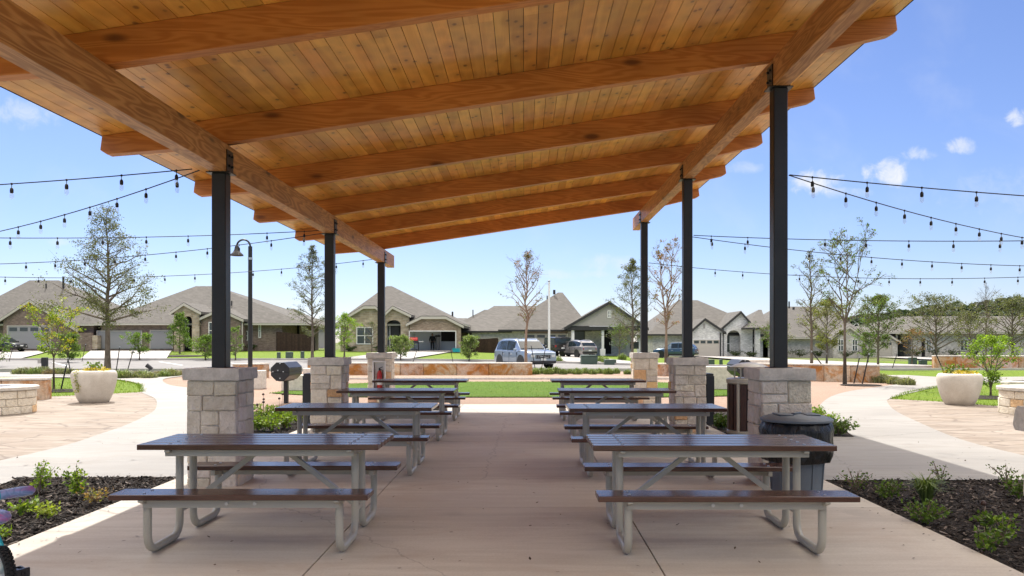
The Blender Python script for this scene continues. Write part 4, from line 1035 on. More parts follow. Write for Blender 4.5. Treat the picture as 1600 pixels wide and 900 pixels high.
# H2
h = House('tan brick house with arched stone portico and long grey hip roof at left', 310, 85)
h.wall(158, 441, 505, 'brickA', depth=15); h.col(464, 467, 505, 546, 90, 'fence', .3, 'porch_post')
h.hip(146, 477, 505, 84.2, 101, 306, 336, 447)
h.gable(270, 289, 313, 487, 474, Y=82.8, depth=7, wallmat='ashlar', hole=(286, 300, 494, 6), oh=3)
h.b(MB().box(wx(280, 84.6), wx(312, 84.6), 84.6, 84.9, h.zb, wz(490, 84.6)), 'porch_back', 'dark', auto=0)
h.door(288, 297, 506, 545, 'dark', Y=84.55)
h.gable(312, 345, 378, 498, 483, Y=83.2, depth=7, wallmat='brickA', oh=4)
h.window(326, 344, 503, 530, Y=83.2)
h.gdoor(153, 221, 518, 545, 'gdoor_grey', win=False); h.gdoor(236, 269, 517, 545, 'gdoor_grey', win=False)
h.window(380, 388, 517, 532); h.window(404, 408, 505, 528, mull=0)
h.col(377.5, 379, 503, 546, 83.1, 'trim', .1, 'downpipe')
h.vents([(362, 470, 482, .08), (433, 494, 500, .08)], 88)
# H3
h = House('tan brick house with open garage, arched door and steep grey roof', 620, 84)
h.wall(532, 600, 498, 'ashlar', depth=16)
h.wall(600, 640, 498, 'brickB', depth=16)
h.b(MB().box(wx(640, 84), wx(722, 84), 91.4, 100, h.zb-.6, wz(508, 84)), 'wall', 'brickB', auto=0)
h.hip(522, 727, 506, 83.2, 101, 604, 612, 447)
h.gable(542, 569, 606, 495, 479, Y=83.0, depth=7, wallmat='ashlar', pb=587, oh=3)
h.window(557, 583, 511, 538, Y=83.0)
h.gable(600, 614, 641, 492, 479, Y=82.4, depth=6, wallmat='ashlar', hole=(604, 626, 500, 7), oh=2)
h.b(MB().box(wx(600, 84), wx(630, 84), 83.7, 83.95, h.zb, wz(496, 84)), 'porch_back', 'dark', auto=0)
h.door(611, 624, 510, 547, 'darktrim', Y=83.65); h.window(605, 610, 508, 545, Y=83.66, mull=0)
h.b(MB().box(wx(606, 83.6), wx(624, 83.6), 83.55, 83.6, wz(508, 83.6), wz(502, 83.6)), 'transom', 'glass', auto=0)
h.gable(638, 659, 722, 505, 495, Y=82.2, depth=9, wallmat='brickB', pb=697, ye1=508, hole=(640.5, 711.5, 518, 0), oh=3)
Yg = 82.2; gx0, gx1 = wx(640, Yg), wx(712, Yg); fl = gz(-11, 84)+.07
gi = MB().box(gx0-.15, gx0, Yg+.36, Yg+4.6, fl-.3, wz(515, Yg)).box(gx1, gx1+.15, Yg+.36, Yg+4.6, fl-.3, wz(515, Yg)).box(gx0, gx1, Yg+4.4, Yg+4.6, fl-.3, wz(515, Yg)).box(gx0, gx1, Yg+.36, Yg+4.4, wz(516, Yg), wz(515, Yg))
h.b(gi, 'garage_interior', 'inwall', auto=0)
h.b(MB().box(gx0, gx1, Yg-.2, Yg+4.4, fl-.2, fl+.004), 'garage_floor', 'drive', auto=0)
h.b(MB().box(wx(640, Yg), wx(712, Yg), Yg-.06, Yg-.003, wz(518, Yg), wz(516.5, Yg)).box(wx(639, Yg), wx(640.4, Yg), Yg-.06, Yg-.003, fl, wz(516.5, Yg)).box(wx(711.6, Yg), wx(713, Yg), Yg-.06, Yg-.003, fl, wz(516.5, Yg)), 'garage_frame', 'white', auto=0)
h.b(MB().box(wx(689, 86), gx1-.05, 86.2, 86.5, fl+.95, wz(517, 88)), 'shelving', 'dark', auto=0)
h.b(MB().box(wx(688, 86), wx(689, 86), 85.9, 86.19, fl, wz(516, 88)), 'partition', 'white', auto=0)
h.col(538, 600, 551, 555, 80, 'capstone', .3, 'planter_edge')
h.vents([(707, 487, 497, .1)], 92)
# H4 houses behind
h = House('small distant grey roofed house between tan brick and grey houses', 750, 118)
h.wall(690, 800, 520, 'siding', depth=10); h.hip(684, 815, 521, 117, 131, 757, 782, 484); h.vents([(739, 484, 494, .08)], 122)
h = House('low distant roof just right of the open-garage house', 720, 140)
h.wall(712, 728, 506, 'siding', depth=9); h.hip(700, 742, 507, 139, 151, 712, 729, 497)
h = House('distant grey house roof behind the dark fence at left', 456, 130)
h.wall(436, 486, 507, 'siding', depth=9); h.hip(432, 492, 509, 129, 141, 455, 459, 482); h.vents([(449, 481, 488, .1)], 133)
# H5 grey
h = House('grey gabled house with white porch columns and cream garage behind parked cars', 870, 90)
h.wall(737, 820, 516, 'brickC', depth=14); h.wall(820, 990, 516, 'brickC', Y=90.02, depth=14)
h.hip(778, 925, 515, 89, 107, 872, 879, 457, 'darktrim'); h.hip(708, 800, 517, 89.5, 107.3, 772, 850, 478, 'darktrim')
h.gable(886, 952, 1008, 510, 472, Y=86, depth=13, wallmat='siding', trim='darktrim', oh=5, wall=False)
h.poly([(888, 509.5), (952, 474), (1006, 509.5)], 'siding', 86.0, .25, 'gable')
h.poly([(886, 510), (1006, 510), (1006, 516), (886, 516)], 'darktrim', 85.9, 16, 'porch_beam')
h.window(949, 955, 485, 497, Y=85.98, mull=1)
h.col(893, 897.5, 513, 555, 86.1); h.col(940, 944, 513, 545, 86.1); h.col(938, 946, 545, 556, 86.0, 'white', .6, 'column_base'); h.col(891.5, 899, 543, 556, 86.0, 'white', .6, 'column_base')
h.window(897, 914, 517, 544, Y=90.02, frame='darktrim', mull=0); h.door(943, 955, 517, 553, 'dark', Y=90.02)
h.gdoor(821, 886, 522, 548, 'gdoor_cream', Y=90.02, frame='white'); h.window(985, 998, 534, 545, Y=90.02, frame='darktrim', mull=0)
h.poly([(819, 518), (887, 518), (887, 521.5), (819, 521.5)], 'brickA', 89.9, .12, 'lintel')
h.vents([(866, 453, 460, .15), (855, 462, 468, .08)], 97)
# H6 white
h = House('white painted brick house with dark trimmed gables and arched entry', 1110, 100)
h.wall(1020, 1200, 522, 'brickW', depth=14); h.hip(1012, 1215, 522, 99, 118, 1060, 1090, 469, 'darktrim'); 
h.gable(1078, 1101, 1131, 518, 498, Y=97.2, depth=9, wallmat='brickW', trim='darktrim', oh=3)
h.gdoor(1083, 1124, 531, 557, 'gdoor_cream', Y=97.2, frame='white')
h.poly([(1099, 506), (1102, 506), (1102, 513), (1099, 513)], 'siding', 97.15, .04, 'louvre')
h.gable(1129, 1157, 1178, 511, 487, Y=98, depth=9, wallmat='brickW', trim='darktrim', oh=3, hole=(1136, 1157, 516, 10))
h.wall(1131, 1160, 515, 'brickW', Y=99.4, depth=.3); h.window(1134, 1141, 523, 551, Y=99.4, mull=0)
h.hip(1165, 1200, 512, 96, 108, 1185, 1190, 484, 'darktrim'); h.door(1168, 1179, 519, 557, 'dark', Y=99.9)
h.col(1180, 1188, 513, 558, 96.8, 'brickW', .5); h.col(1125, 1127, 520, 558, 97.0, 'darktrim', .12, 'downpipe')
h.window(1058, 1065, 535, 545, Y=99.98, mull=0)
# H7
h = House('grey stone house with two tall windows behind thin trees at right', 1255, 100)
h.wall(1192, 1345, 527, 'brickC', depth=14); h.hip(1180, 1360, 527, 99, 117, 1215, 1292, 479)
h.window(1311, 1319, 530, 549, Y=100); h.window(1332, 1340, 530, 549, Y=100)
h.gable(1300, 1326, 1350, 527, 510, Y=98, depth=6, wallmat='brickC', oh=3, wall=True); h.window(1309, 1318, 530, 549, Y=98); h.window(1331, 1340, 530, 549, Y=98)
h.vents([(1233, 471, 482, .1), (1240, 480, 484, .15)], 104)
h = House('low tan house with deep porch and white garage door at far right', 1480, 105)
h.wall(1352, 1400, 533, 'brickC', Y=104, depth=10); h.wall(1400, 1402.5, 520, 'brickC', Y=104, depth=10); h.wall(1424, 1660, 520, 'brickC', Y=104, depth=14); h.wall(1400, 1426, 520, 'brickA', Y=108, depth=4)
h.hip(1366, 1680, 519, 103, 121, 1410, 1600, 494); h.gable(1350, 1383, 1404, 533, 520, Y=103.2, depth=6, wallmat='brickC', oh=2)
h.gdoor(1376, 1393, 534, 557, 'gdoor_cream', Y=103.2); h.window(1447, 1455, 530, 548, Y=104); h.window(1500, 1512, 530, 548, Y=104); h.door(1440, 1445, 530, 557, 'dark', Y=104)
h.vents([(1406, 494, 498, .3), (1422, 493, 497, .3)], 112)
h = House('grey roofed house at the far right edge behind dark trees', 1600, 125)
h.wall(1560, 1750, 530, 'siding', Y=125, depth=12); h.hip(1540, 1760, 528, 124, 142, 1590, 1700, 500)
# fences
def fence(label, p0, p1, Y0, Y1, y0, y1, seed):
    rr = random.Random(seed); xa, xb = wx(p0, Y0), wx(p1, Y1); t = thing('wood_fence', label, 'fence', (xa, Y0, gz(xa, Y0)), 0, 'dark wooden fences'); mb = MB(); n_ = 34
    for k in range(n_):
        f0, f1 = k/n_, (k+.93)/n_; a = (lerp(xa, xb, f0), lerp(Y0, Y1, f0)); b_ = (lerp(xa, xb, f1), lerp(Y0, Y1, f1)); z = gz(*a)
        ti = rr.uniform(.8, 1.25); h_ = wz(lerp(y0, y1, f0), a[1]); mb.bar((a[0], a[1], (z+h_)/2-.1), (b_[0], b_[1], (z+h_)/2-.1), .03, h_-z+.2, (ti, ti, ti))
    mb.build('board_panel', M['fence'], t, off=t.location, auto=0)
    po = MB()
    for k in range(5): x, y = lerp(xa, xb, k/4), lerp(Y0, Y1, k/4)+.06; po.box(x-.05, x+.05, y, y+.1, gz(x, y)-.2, wz(lerp(y0, y1, k/4), y)-.1)
    po.build('post', M['fence'], t, off=t.location)
fence('dark brown board fence beside tan brick house at left', 432, 491, 84.5, 84.0, 518, 525, 1)
fence('dark brown board fence right of the open garage', 723, 778, 87, 86, 531, 528, 2)

# ---------------------------------------------------------------- garage contents and person
t = thing('red_grill', 'red lidded grill cart standing outside the open garage', 'grill', (wx(648, 81), 81, gz(wx(648, 81), 81)+.06))
MB().box(-.6, -.55, -.25, .25, 0, .8).box(.35, .4, -.25, .25, 0, .8).box(-.6, .4, -.25, .25, .15, .2).build('cart', M['blackmetal'], t)
MB().lathe([(.3, -.4), (.3, .4)], 16, (-.1, 0, 1.1), Matrix.Rotation(R(90), 3, 'Y')).build('lid', M['red'], t); MB().box(-.6, .4, -.3, .3, .8, 1.06).build('firebox', M['blackmetal'], t); MB().box(.41, .85, -.2, .2, .95, 1.0).build('side_shelf', M['white'], t)
def chain(mb_pts, name, mat, parent, sub=2, root=0):
    vs, es, rs = mb_pts; me = bpy.data.meshes.new(name); me.from_pydata(vs, es, []); o = bpy.data.objects.new(name, me); COL.objects.link(o); o.parent = parent
    sk = o.modifiers.new('skin', 'SKIN'); sk.use_smooth_shade = True
    for i, r_ in enumerate(rs): me.skin_vertices[0].data[i].radius = r_ if isinstance(r_, tuple) else (r_, r_)
    me.skin_vertices[0].data[root].use_root = True
    sb = o.modifiers.new('sub', 'SUBSURF'); sb.levels = sub; sb.render_levels = sub; me.materials.append(mat); return o
Yp = 85.4; xp = wx(675.5, Yp); t = thing('person', 'person in dark clothes standing inside the open garage', 'person', (xp, Yp, fl+.004))
vs = [(0, 0, .95), (0, 0, 1.15), (0, 0, 1.38), (0, 0, 1.50), (0, -.02, 1.63), (0, -.02, 1.74)]; es = [(i, i+1) for i in range(5)]; rs = [(.15, .11), (.15, .11), (.16, .10), .055, (.085, .10), (.07, .08)]
def ad(p, par, r_): vs.append(p); es.append((par, len(vs)-1)); rs.append(r_); return len(vs)-1
for s_ in (-1, 1):
    a = ad((s_*.19, 0, 1.42), 2, .065); a = ad((s_*.27, 0, 1.15), a, .05); a = ad((s_*.26, -.08, .92), a, .038); hnd = ad((s_*.26, -.1, .84), a, (.022, .035))
    for f_ in range(4): ad((s_*.26+(f_-1.5)*.004, -.13+f_*.022, .76), hnd, .009)
    a = ad((s_*.10, 0, .86), 0, .095); a = ad((s_*.11, -.01, .48), a, .065); a = ad((s_*.11, .01, .08), a, .045); ad((s_*.12, -.15, .04), a, (.045, .035))
chain((vs, es, rs), 'body', M['skin'], t)
cl = []; vs = [(0, 0, .84), (0, 0, 1.15), (0, 0, 1.38), (0, 0, 1.49)]; es = [(0, 1), (1, 2), (2, 3)]; rs = [(.205, .15), (.20, .15), (.205, .14), .085]
for s_ in (-1, 1): a = ad((s_*.21, 0, 1.42), 2, .095); a = ad((s_*.285, 0, 1.15), a, .08); ad((s_*.27, -.075, .95), a, .066)
chain((vs, es, rs), 'jacket', M['cloth_dark'], t)
vs = [(0, 0, .96)]; es = []; rs = [(.17, .13)]
for s_ in (-1, 1): a = ad((s_*.10, 0, .84), 0, .108); a = ad((s_*.11, -.01, .48), a, .08); ad((s_*.11, .01, .10), a, .07)
chain((vs, es, rs), 'trousers', M['cloth_dark'], t)
for s_ in (-1, 1): MB().box(s_*.115-.05, s_*.115+.05, -.20, .08, .0, .085).build('shoe', M['cloth_dark'], t, bevel=.025, seg=2)
MB().lathe([(.0, .115), (.06, .10), (.098, .05), (.105, 0), (.095, -.06)], 14, (0, .01, 1.70)).build('hair', M['cloth_dark'], t)
fc = MB()
for s_ in (-1, 1): fc.cbox((s_*.033, -.118, 1.665), (.025, .01, .012)); fc.cbox((s_*.095, -.01, 1.65), (.02, .04, .06))
fc.cbox((0, -.13, 1.635), (.025, .03, .045)).cbox((0, -.118, 1.595), (.045, .008, .012)); fc.build('face', M['skin'], t, bevel=.004)
x = wx(684, 85.9); t = thing('water_heater', 'tall grey cylinder with dark cap beside the person in the garage', 'cylinder', (x, 85.9, fl+.004))
MB().lathe([(.24, 0), (.25, .03), (.25, 1.35), (.22, 1.42)], 16).build('tank', M['siding'], t); MB().lathe([(.3, 1.42), (.3, 1.55), (.2, 1.6)], 14).build('cap', M['dark'], t)
x = wx(713.5, 81.6); t = thing('storage_tub', 'teal storage tub beside the open garage', 'tub', (x, 81.6, gz(x, 81.6)+.06))
MB().prism([(-.36, 0), (.36, 0), (.42, .34), (-.42, .34)], 'xz', -.25, .25).build('tub', M['turq'], t); MB().box(-.45, .45, -.28, .28, .342, .38).build('lid', M['turq'], t)

# ---------------------------------------------------------------- vehicles
def car(name, label, cat, paint, loc, rz, st, W, win, boxy=False, wheel=.36, wb=(-1.42, 1.42), rear=False):
    """st: stations (x, zbottom, zbelt, zroof, kw) along +X = front; win: list of (i0,i1) station spans with side glass"""
    t = thing(name, label, cat, loc, rz, 'parked vehicles'); hw = W/2; mb = MB(); rings = []
    for (x, zb, zl, zrf, kw) in st:
        h_ = hw*kw; cab = zrf-zl > .05; wr = h_*(.94 if boxy else .78)
        rings.append([(x, -h_*.9, zb), (x, -h_, zb+.16), (x, -h_*1.0, (zb+zl)/2+.06), (x, -h_*.96, zl-.02), (x, -h_*.93, zl), (x, -(wr if cab else h_*.86), zrf-.05 if cab else zl+.012), (x, -(wr*.85 if cab else h_*.5), zrf if cab else zl+.03)])
    n_ = 14; vs = []
    for rg_ in rings: vs += rg_+[(p[0], -p[1], p[2]) for p in rg_[::-1]]
    fs = []
    for i in range(len(rings)-1):
        for k in range(n_):
            a, b_ = i*n_+k, i*n_+(k+1) % n_; fs.append((a, b_, b_+n_, a+n_))
    fs += [tuple(range(n_-1, -1, -1)), tuple((len(rings)-1)*n_+k for k in range(n_))]
    body = mb.add(vs, fs).build('body', paint, t, auto=40)
    for s_ in (-1, 1):
        for (i0, i1) in win:
            a, b_ = rings[i0], rings[i1]
            def gp(rg_, f): p, q = Vector(rg_[4]), Vector(rg_[5]); return p.lerp(q, f)
            q = [gp(a, .08), gp(b_, .08), gp(b_, .92), gp(a, .92)]
            mid = (q[0]+q[1])/2
            q = [Vector((mid.x+(p.x-mid.x)*.93, p.y-.012, p.z)) for p in q]
            q2 = [Vector((p.x, p.y+.03, p.z)) for p in q]
            MB().add([(p.x, s_*-p.y*1, p.z) for p in q]+[(p.x, s_*-p.y, p.z) for p in q2], [(0, 1, 2, 3), (7, 6, 5, 4), (0, 4, 5, 1), (1, 5, 6, 2), (2, 6, 7, 3), (3, 7, 4, 0)]).build('window', M['carglass'], t, auto=0)
    def screen(i0, i1, nm, f0=.1, f1=.92):
        a, b_ = rings[i0], rings[i1]; q = []
        for f in (f0, f1):
            l = Vector(a[5]).lerp(Vector(b_[5]), f); r_ = Vector((l.x, -l.y, l.z)); q.append((l*1+Vector((0, .05, 0)), r_-Vector((0, .05, 0))))
        nrm = (q[0][1]-q[0][0]).cross(q[1][0]-q[0][0]).normalized(); nrm = nrm if nrm.z > 0 else -nrm
        p = [q[0][0], q[0][1], q[1][1], q[1][0]]; o_ = nrm*.045
        MB().add([v_+o_ for v_ in p]+[v_-nrm*.02 for v_ in p], [(0, 1, 2, 3), (7, 6, 5, 4), (0, 4, 5, 1), (1, 5, 6, 2), (2, 6, 7, 3), (3, 7, 4, 0)]).build(nm, M['carglass'], t, auto=0)
    cabs = [i for i, s_ in enumerate(st) if s_[3]-s_[2] > .05]
    screen(cabs[-1]+1, cabs[-1], 'windscreen', .12, .9); screen(max(cabs[0]-1, 0), cabs[0], 'rear_window', .15, .85)
    for xw in wb:
        for s_ in (-1, 1):
            Mx = Matrix.Rotation(R(90), 3, 'X'); y = s_*(hw-.13)
            wl = MB().lathe([(wheel*.62, -.11), (wheel*.95, -.11), (wheel, -.08), (wheel, .08), (wheel*.95, .11), (wheel*.62, .11)], 24, (xw, y, wheel), Mx).build('wheel', M['tyre'], t)
            MB().lathe([(0, -.118), (wheel*.2, -.118), (wheel*.6, -.105), (wheel*.63, -.09), (wheel*.63, .09), (wheel*.6, .105), (wheel*.2, .118), (0, .118)], 16, (xw, y, wheel), Mx).build('rim', M['rim'], wl)
            MB().lathe([(0, -.006), (wheel*1.17, -.006), (wheel*1.17, .006), (0, .006)], 24, (xw, s_*(hw*.995), wheel*1.02), Mx).build('wheel_arch', M['tyre'], t) if False else None
    f, r_ = st[-1], st[0]
    for s_ in (-1, 1):
        sl_ = MB().box(wb[0]+wheel*1.2, wb[1]-wheel*1.2, *sorted((s_*(hw-.02), s_*(hw+.018))), .24, .40); sl_.build('sill', M['blackmetal'], t, bevel=.01)
        se = MB()
        for xq in (wb[1]-wheel*1.35, (wb[0]+wb[1])/2-.1, wb[0]+wheel*1.1): se.box(xq-.008, xq+.008, *sorted((s_*(hw*.97), s_*(hw+.006))), .42, st[len(st)//2][2]-.06)
        se.build('door_seam', M['blackmetal'], t)
        for xq in ((wb[0]+wb[1])/2+.05, wb[0]+wheel*1.3): MB().box(xq, xq+.2, *sorted((s_*hw*.99, s_*(hw+.025))), st[len(st)//2][2]-.2, st[len(st)//2][2]-.165).build('door_handle', M['rim'], t, bevel=.006)
        for xw in wb: MB().lathe([(wheel*1.03, -.02), (wheel*1.2, -.02), (wheel*1.2, .02), (wheel*1.03, .02)], 28, (xw, s_*(hw-.008), wheel*1.02), Matrix.Rotation(R(90), 3, 'X')).build('wheel_arch', M['blackmetal'], t)
    if not boxy:
        for s_ in (-1, 1):
            i0, i1 = cabs[0], cabs[-1]; MB().tube([(st[i][0], s_*hw*.66, st[i][3]+.035) for i in range(i0, i1+1)], .018, 6).build('roof_rail', M['rim'], t)
    for s_ in (-1, 1):
        MB().box(f[0]-.22, f[0]+.015, *sorted((s_*hw*.55, s_*hw*.93*f[4])), f[2]-.24, f[2]-.09).build('headlight', M['lamp_lens'], t, bevel=.02)
        MB().box(r_[0]-.015, r_[0]+.12, *sorted((s_*hw*.70, s_*hw*.95*r_[4])), r_[2]-.24, r_[2]-.04).build('tail_light', M['tail_lens'], t, bevel=.02)
        i = cabs[-1]; xm = st[i][0]+.42; zl = st[i][2]
        MB().cbox((xm, s_*(hw+.10), zl+.08), (.12, .2, .16)).build('mirror', paint, t, bevel=.03)
    MB().box(f[0]-.02, f[0]+.02, -hw*.5, hw*.5, f[1]+.28, f[2]-.10).build('grille', M['blackmetal'], t, bevel=.01)
    gs = MB()
    for k in range(9): yq = -hw*.46+k*hw*.115; gs.box(f[0]+.021, f[0]+.03, yq-.008, yq+.008, f[1]+.30, f[2]-.12)
    gs.bar((f[0]+.035, -hw*.3, f[2]-.14), (f[0]+.035, hw*.3, f[1]+.32), .012, .03); gs.build('grille_bars', M['rim'], t)
    MB().box(f[0]-.03, f[0]+.05, -hw*.86, hw*.86, f[1], f[1]+.16).build('bumper', M['blackmetal'], t, bevel=.03)
    MB().box(f[0]+.031, f[0]+.06, -.17, .17, f[1]+.17, f[1]+.30).build('number_plate', M['plate'], t)
    MB().box(r_[0]-.05, r_[0]+.03, -hw*.86, hw*.86, r_[1], r_[1]+.2).build('bumper', M['blackmetal'], t, bevel=.03)
    MB().box(r_[0]-.06, r_[0]-.051, -.17, .17, r_[1]+.22, r_[1]+.35).build('number_plate', M['plate'], t)
    if False: MB().lathe([(wheel*.6, -.11), (wheel, -.09), (wheel, .09), (wheel*.6, .11)], 20, (r_[0]-.17, 0, r_[2]-.2), Matrix.Rotation(R(90), 3, 'Y')).lathe([(0, -.1), (wheel*.6, -.1)], 12, (r_[0]-.17, 0, r_[2]-.2), Matrix.Rotation(R(90), 3, 'Y')).build('spare_wheel', M['tyre'], t)
    return t
SUV = [(-2.42, .36, .98, .98, .86), (-2.30, .30, 1.06, 1.10, .95), (-2.05, .28, 1.08, 1.62, .98), (-1.55, .27, 1.08, 1.74, 1), (-.62, .26, 1.06, 1.77, 1), (.28, .26, 1.04, 1.76, 1), (.52, .26, 1.04, 1.70, 1), (1.16, .26, 1.10, 1.11, 1), (1.9, .27, 1.06, 1.06, .98), (2.30, .30, 1.0, 1.0, .94), (2.44, .34, .93, .93, .87)]
x, y = wx(819, 48.4), 48.4
car('parked_car', 'pale blue SUV parked nose towards the plaza behind the seat wall', 'car', M['car_blue'], (x, y, gz(x, y)-.01), R(-63), SUV, 1.96, [(2, 3), (3, 4), (4, 6)], wheel=.38)
CROSS = [(-2.2, .36, .92, .92, .84), (-2.12, .30, 1.0, 1.02, .94), (-1.75, .28, 1.0, 1.44, .97), (-1.2, .26, .99, 1.56, 1), (-.45, .26, .97, 1.60, 1), (.3, .26, .95, 1.56, 1), (1.15, .26, .94, .95, 1), (1.75, .27, .88, .88, .97), (2.15, .30, .80, .80, .92), (2.24, .36, .74, .74, .84)]
x, y = wx(902, 76), 76
car('parked_car', 'silver crossover parked in the driveway of the grey house', 'car', M['car_silver'], (x, y, gz(x, y)+.05), R(118), CROSS, 1.84, [(2, 3), (3, 4), (4, 5)], wheel=.34, wb=(-1.32, 1.34))
JEEP = [(-2.0, .50, 1.10, 1.12, .96), (-1.95, .48, 1.12, 1.80, .98), (-1.0, .48, 1.12, 1.85, .98), (-.2, .48, 1.12, 1.86, .98), (.42, .48, 1.12, 1.80, .98), (.62, .48, 1.12, 1.13, .98), (1.4, .5, 1.10, 1.10, .92), (1.95, .52, 1.05, 1.05, .84), (2.0, .55, 1.02, 1.02, .82)]
x, y = wx(866, 78), 78
car('parked_car', 'dark brown boxy four-wheel drive parked beside the silver crossover', 'car', M['car_brown'], (x, y, gz(x, y)+.05), R(112), JEEP, 1.86, [(1, 2), (2, 3), (3, 4)], boxy=True, wheel=.41, wb=(-1.4, 1.35))
SED = [(-2.3, .36, .88, .88, .84), (-2.2, .28, .98, .99, .94), (-1.7, .26, .98, 1.0, .98), (-.85, .25, .95, 1.38, 1), (-.2, .25, .93, 1.44, 1), (.4, .25, .92, 1.40, 1), (1.15, .25, .91, .93, 1), (1.8, .26, .84, .84, .97), (2.2, .3, .76, .76, .9), (2.3, .36, .68, .68, .82)]
x, y = wx(1056, 84), 84
car('parked_car', 'steel blue car parked behind the second right post', 'car', M['car_teal'], (x, y, gz(x, y)-.06+.05), R(155), CROSS, 1.84, [(2, 3), (3, 4), (4, 5)], wheel=.34, wb=(-1.32, 1.34))
x, y = wx(4, 80), 80
car('parked_car', 'black sedan parked in the driveway at the far left edge', 'car', M['car_black'], (x, y, gz(x, y)+.06), R(-14), SED, 1.82, [(3, 4), (4, 5)], wheel=.33, wb=(-1.35, 1.4))

# ---------------------------------------------------------------- trees
OLIVE = [(.115, .13, .055), (.14, .15, .065), (.09, .105, .042), (.17, .17, .08)]
GREEN = [(.11, .19, .025), (.15, .24, .03), (.09, .15, .025)]
LIME = [(.22, .34, .03), (.28, .40, .04), (.16, .27, .03)]
YEL = [(.38, .36, .03), (.30, .33, .03), (.45, .36, .04), (.22, .28, .03)]
RED = [(.26, .12, .05), (.20, .13, .06), (.13, .14, .05)]
GREY = [(.12, .135, .075), (.10, .12, .06), (.15, .155, .09)]
def tree(name, label, px, py, Y, Htop, trunk, r0, spread, nl, leaves, size, cols, seed, leaders=1, up=.55, bark='bark', shape='cone', cluster=.22, group='young trees around the plaza', sub=4, cat='tree', tw=3, leader_spread=.12, low=1.0):
    rr = random.Random(seed); x = wx(px, Y); z = gz(x, Y)-.03; H = wz(Htop, Y)-z
    t = thing(name, label, cat, (x, Y, z), 0, group); tr = MB(); lf = MB(); tips = []
    def wobble(a, b_, n_, amp):
        a, b_ = Vector(a), Vector(b_); out = []
        for k in range(n_+1):
            p = a.lerp(b_, k/n_)
            if 0 < k: p += Vector((rr.gauss(0, amp), rr.gauss(0, amp), rr.gauss(0, amp*.5)))*(k/n_)
            out.append(p)
        return out
    def prof(f):
        if shape == 'cone': return max(.12, 1-f)**.75
        if shape == 'oval': return max(.15, math.sin(math.pi*min(1, f*.88+.14)))
        if shape == 'vase': return .55+.45*math.sin(math.pi*min(1, f*.8+.1))
        if shape == 'wide': return max(.12, 1-f*f)**.6
    th = trunk*H
    tops = []
    for l in range(leaders):
        a = 2*math.pi*l/leaders+rr.uniform(-.5, .5); s_ = 0 if leaders == 1 else spread*leader_spread*rr.uniform(.7, 1.4)*2
        b_ = Vector((s_*math.cos(a), s_*math.sin(a)*.8, H*(1 if l == 0 else rr.uniform(.82, .97))))
        if leaders == 1: pts = wobble((0, 0, 0), b_, 9, .012*H)
        else: pts = [Vector((0, 0, 0)), Vector((0, 0, th*.5)), Vector((0, 0, th))]+wobble((0, 0, th), b_, 7, .012*H)[1:]
        rad = [max(.006, r0*(1-.93*p.z/H)*(1 if leaders == 1 or p.z <= th else .72)) for p in pts]; rad[0] *= 1.25
        tr.tube(pts, rad, 8); tops.append(pts)
    def along(pts, zz):
        for a, b_ in zip(pts, pts[1:]):
            if a.z <= zz <= b_.z: return a.lerp(b_, (zz-a.z)/max(1e-6, b_.z-a.z))
        return pts[-1]
    ga = rr.uniform(0, 6)
    for k in range(nl):
        f = (k+rr.uniform(0, .9))/nl; pts = tops[k % leaders]; zz = lerp(th, H*.97, f); st_ = along(pts, min(zz, pts[-1].z-.01)); ga += 2.4+rr.uniform(-.4, .4)
        L = spread*prof(f)*rr.uniform(.7, 1.12); el = up*rr.uniform(.7, 1.3)+.25*f
        d = Vector((math.cos(ga)*math.cos(el), math.sin(ga)*math.cos(el), math.sin(el)))
        en = st_+d*L+Vector((0, 0, -.06*L)); bp = wobble(st_, en, 4, .03*L); rb = max(.007, r0*.42*(1-.75*f)*min(1, L/spread+.3))
        tr.tube(bp, [rb*(1-.8*i/4)+.003 for i in range(5)], 5, False); tips.append(bp)
        for q in range(sub):
            fr = rr.uniform(.3, 1); i = min(3, int(fr*4)); s2 = bp[i].lerp(bp[i+1], fr*4-i); d2 = (d+Vector((rr.gauss(0, .7), rr.gauss(0, .7), rr.gauss(.15, .45)))).normalized(); L2 = L*rr.uniform(.22, .45)
            b2 = wobble(s2, s2+d2*L2, 2, .05*L2); tr.tube(b2, [max(.005, rb*.4), .005, .003], 3, False); tips.append(b2)
            for _ in range(tw):
                fr = rr.uniform(.3, 1); s3 = b2[0].lerp(b2[-1], fr); d3 = (d2+Vector((rr.gauss(0, .8), rr.gauss(0, .8), rr.gauss(.1, .5)))).normalized(); b3 = [s3, s3+d3*L2*rr.uniform(.3, .7)]; tr.tube(b3, [.004, .0025], 3, False); tips.append(b3)
    if leaves:
        nc = max(1, leaves//9)
        for _ in range(nc):
            b_ = tips[min(len(tips)-1, int(len(tips)*rr.random()**low))]; f = rr.uniform(.35, 1.05); i = rr.randrange(len(b_)-1); c = b_[0].lerp(b_[-1], f); col = rr.choice(cols); k = rr.uniform(.65, 1.3); cc = (col[0]*k, col[1]*k, col[2]*k); cr = cluster*rr.uniform(.5, 1.3)
            leafball(lf, rr, c, (cr, cr, cr*.75), rr.randint(5, 13), size, [cc], jit=.22)
    tr.build('trunk', M[bark], t, auto=60, norm=False)
    if leaves: lf.build('crown', M['leaf'], t, auto=0, norm=False)
    return t
tree('oak_tree', 'tall live oak with dense olive lower crown standing by the left street', 168, 577, 40, 326, .28, .15, 3.0, 46, 11500, .085, OLIVE, 1, low=1.9, up=.42, shape='cone', cluster=.36, sub=6)
tree('oak_tree', 'tall slim sparse oak behind the second left post', 488, 560, 60, 384, .18, .11, 2.0, 44, 8500, .085, GREY, 2, up=.6, shape='oval', cluster=.22, sub=5)
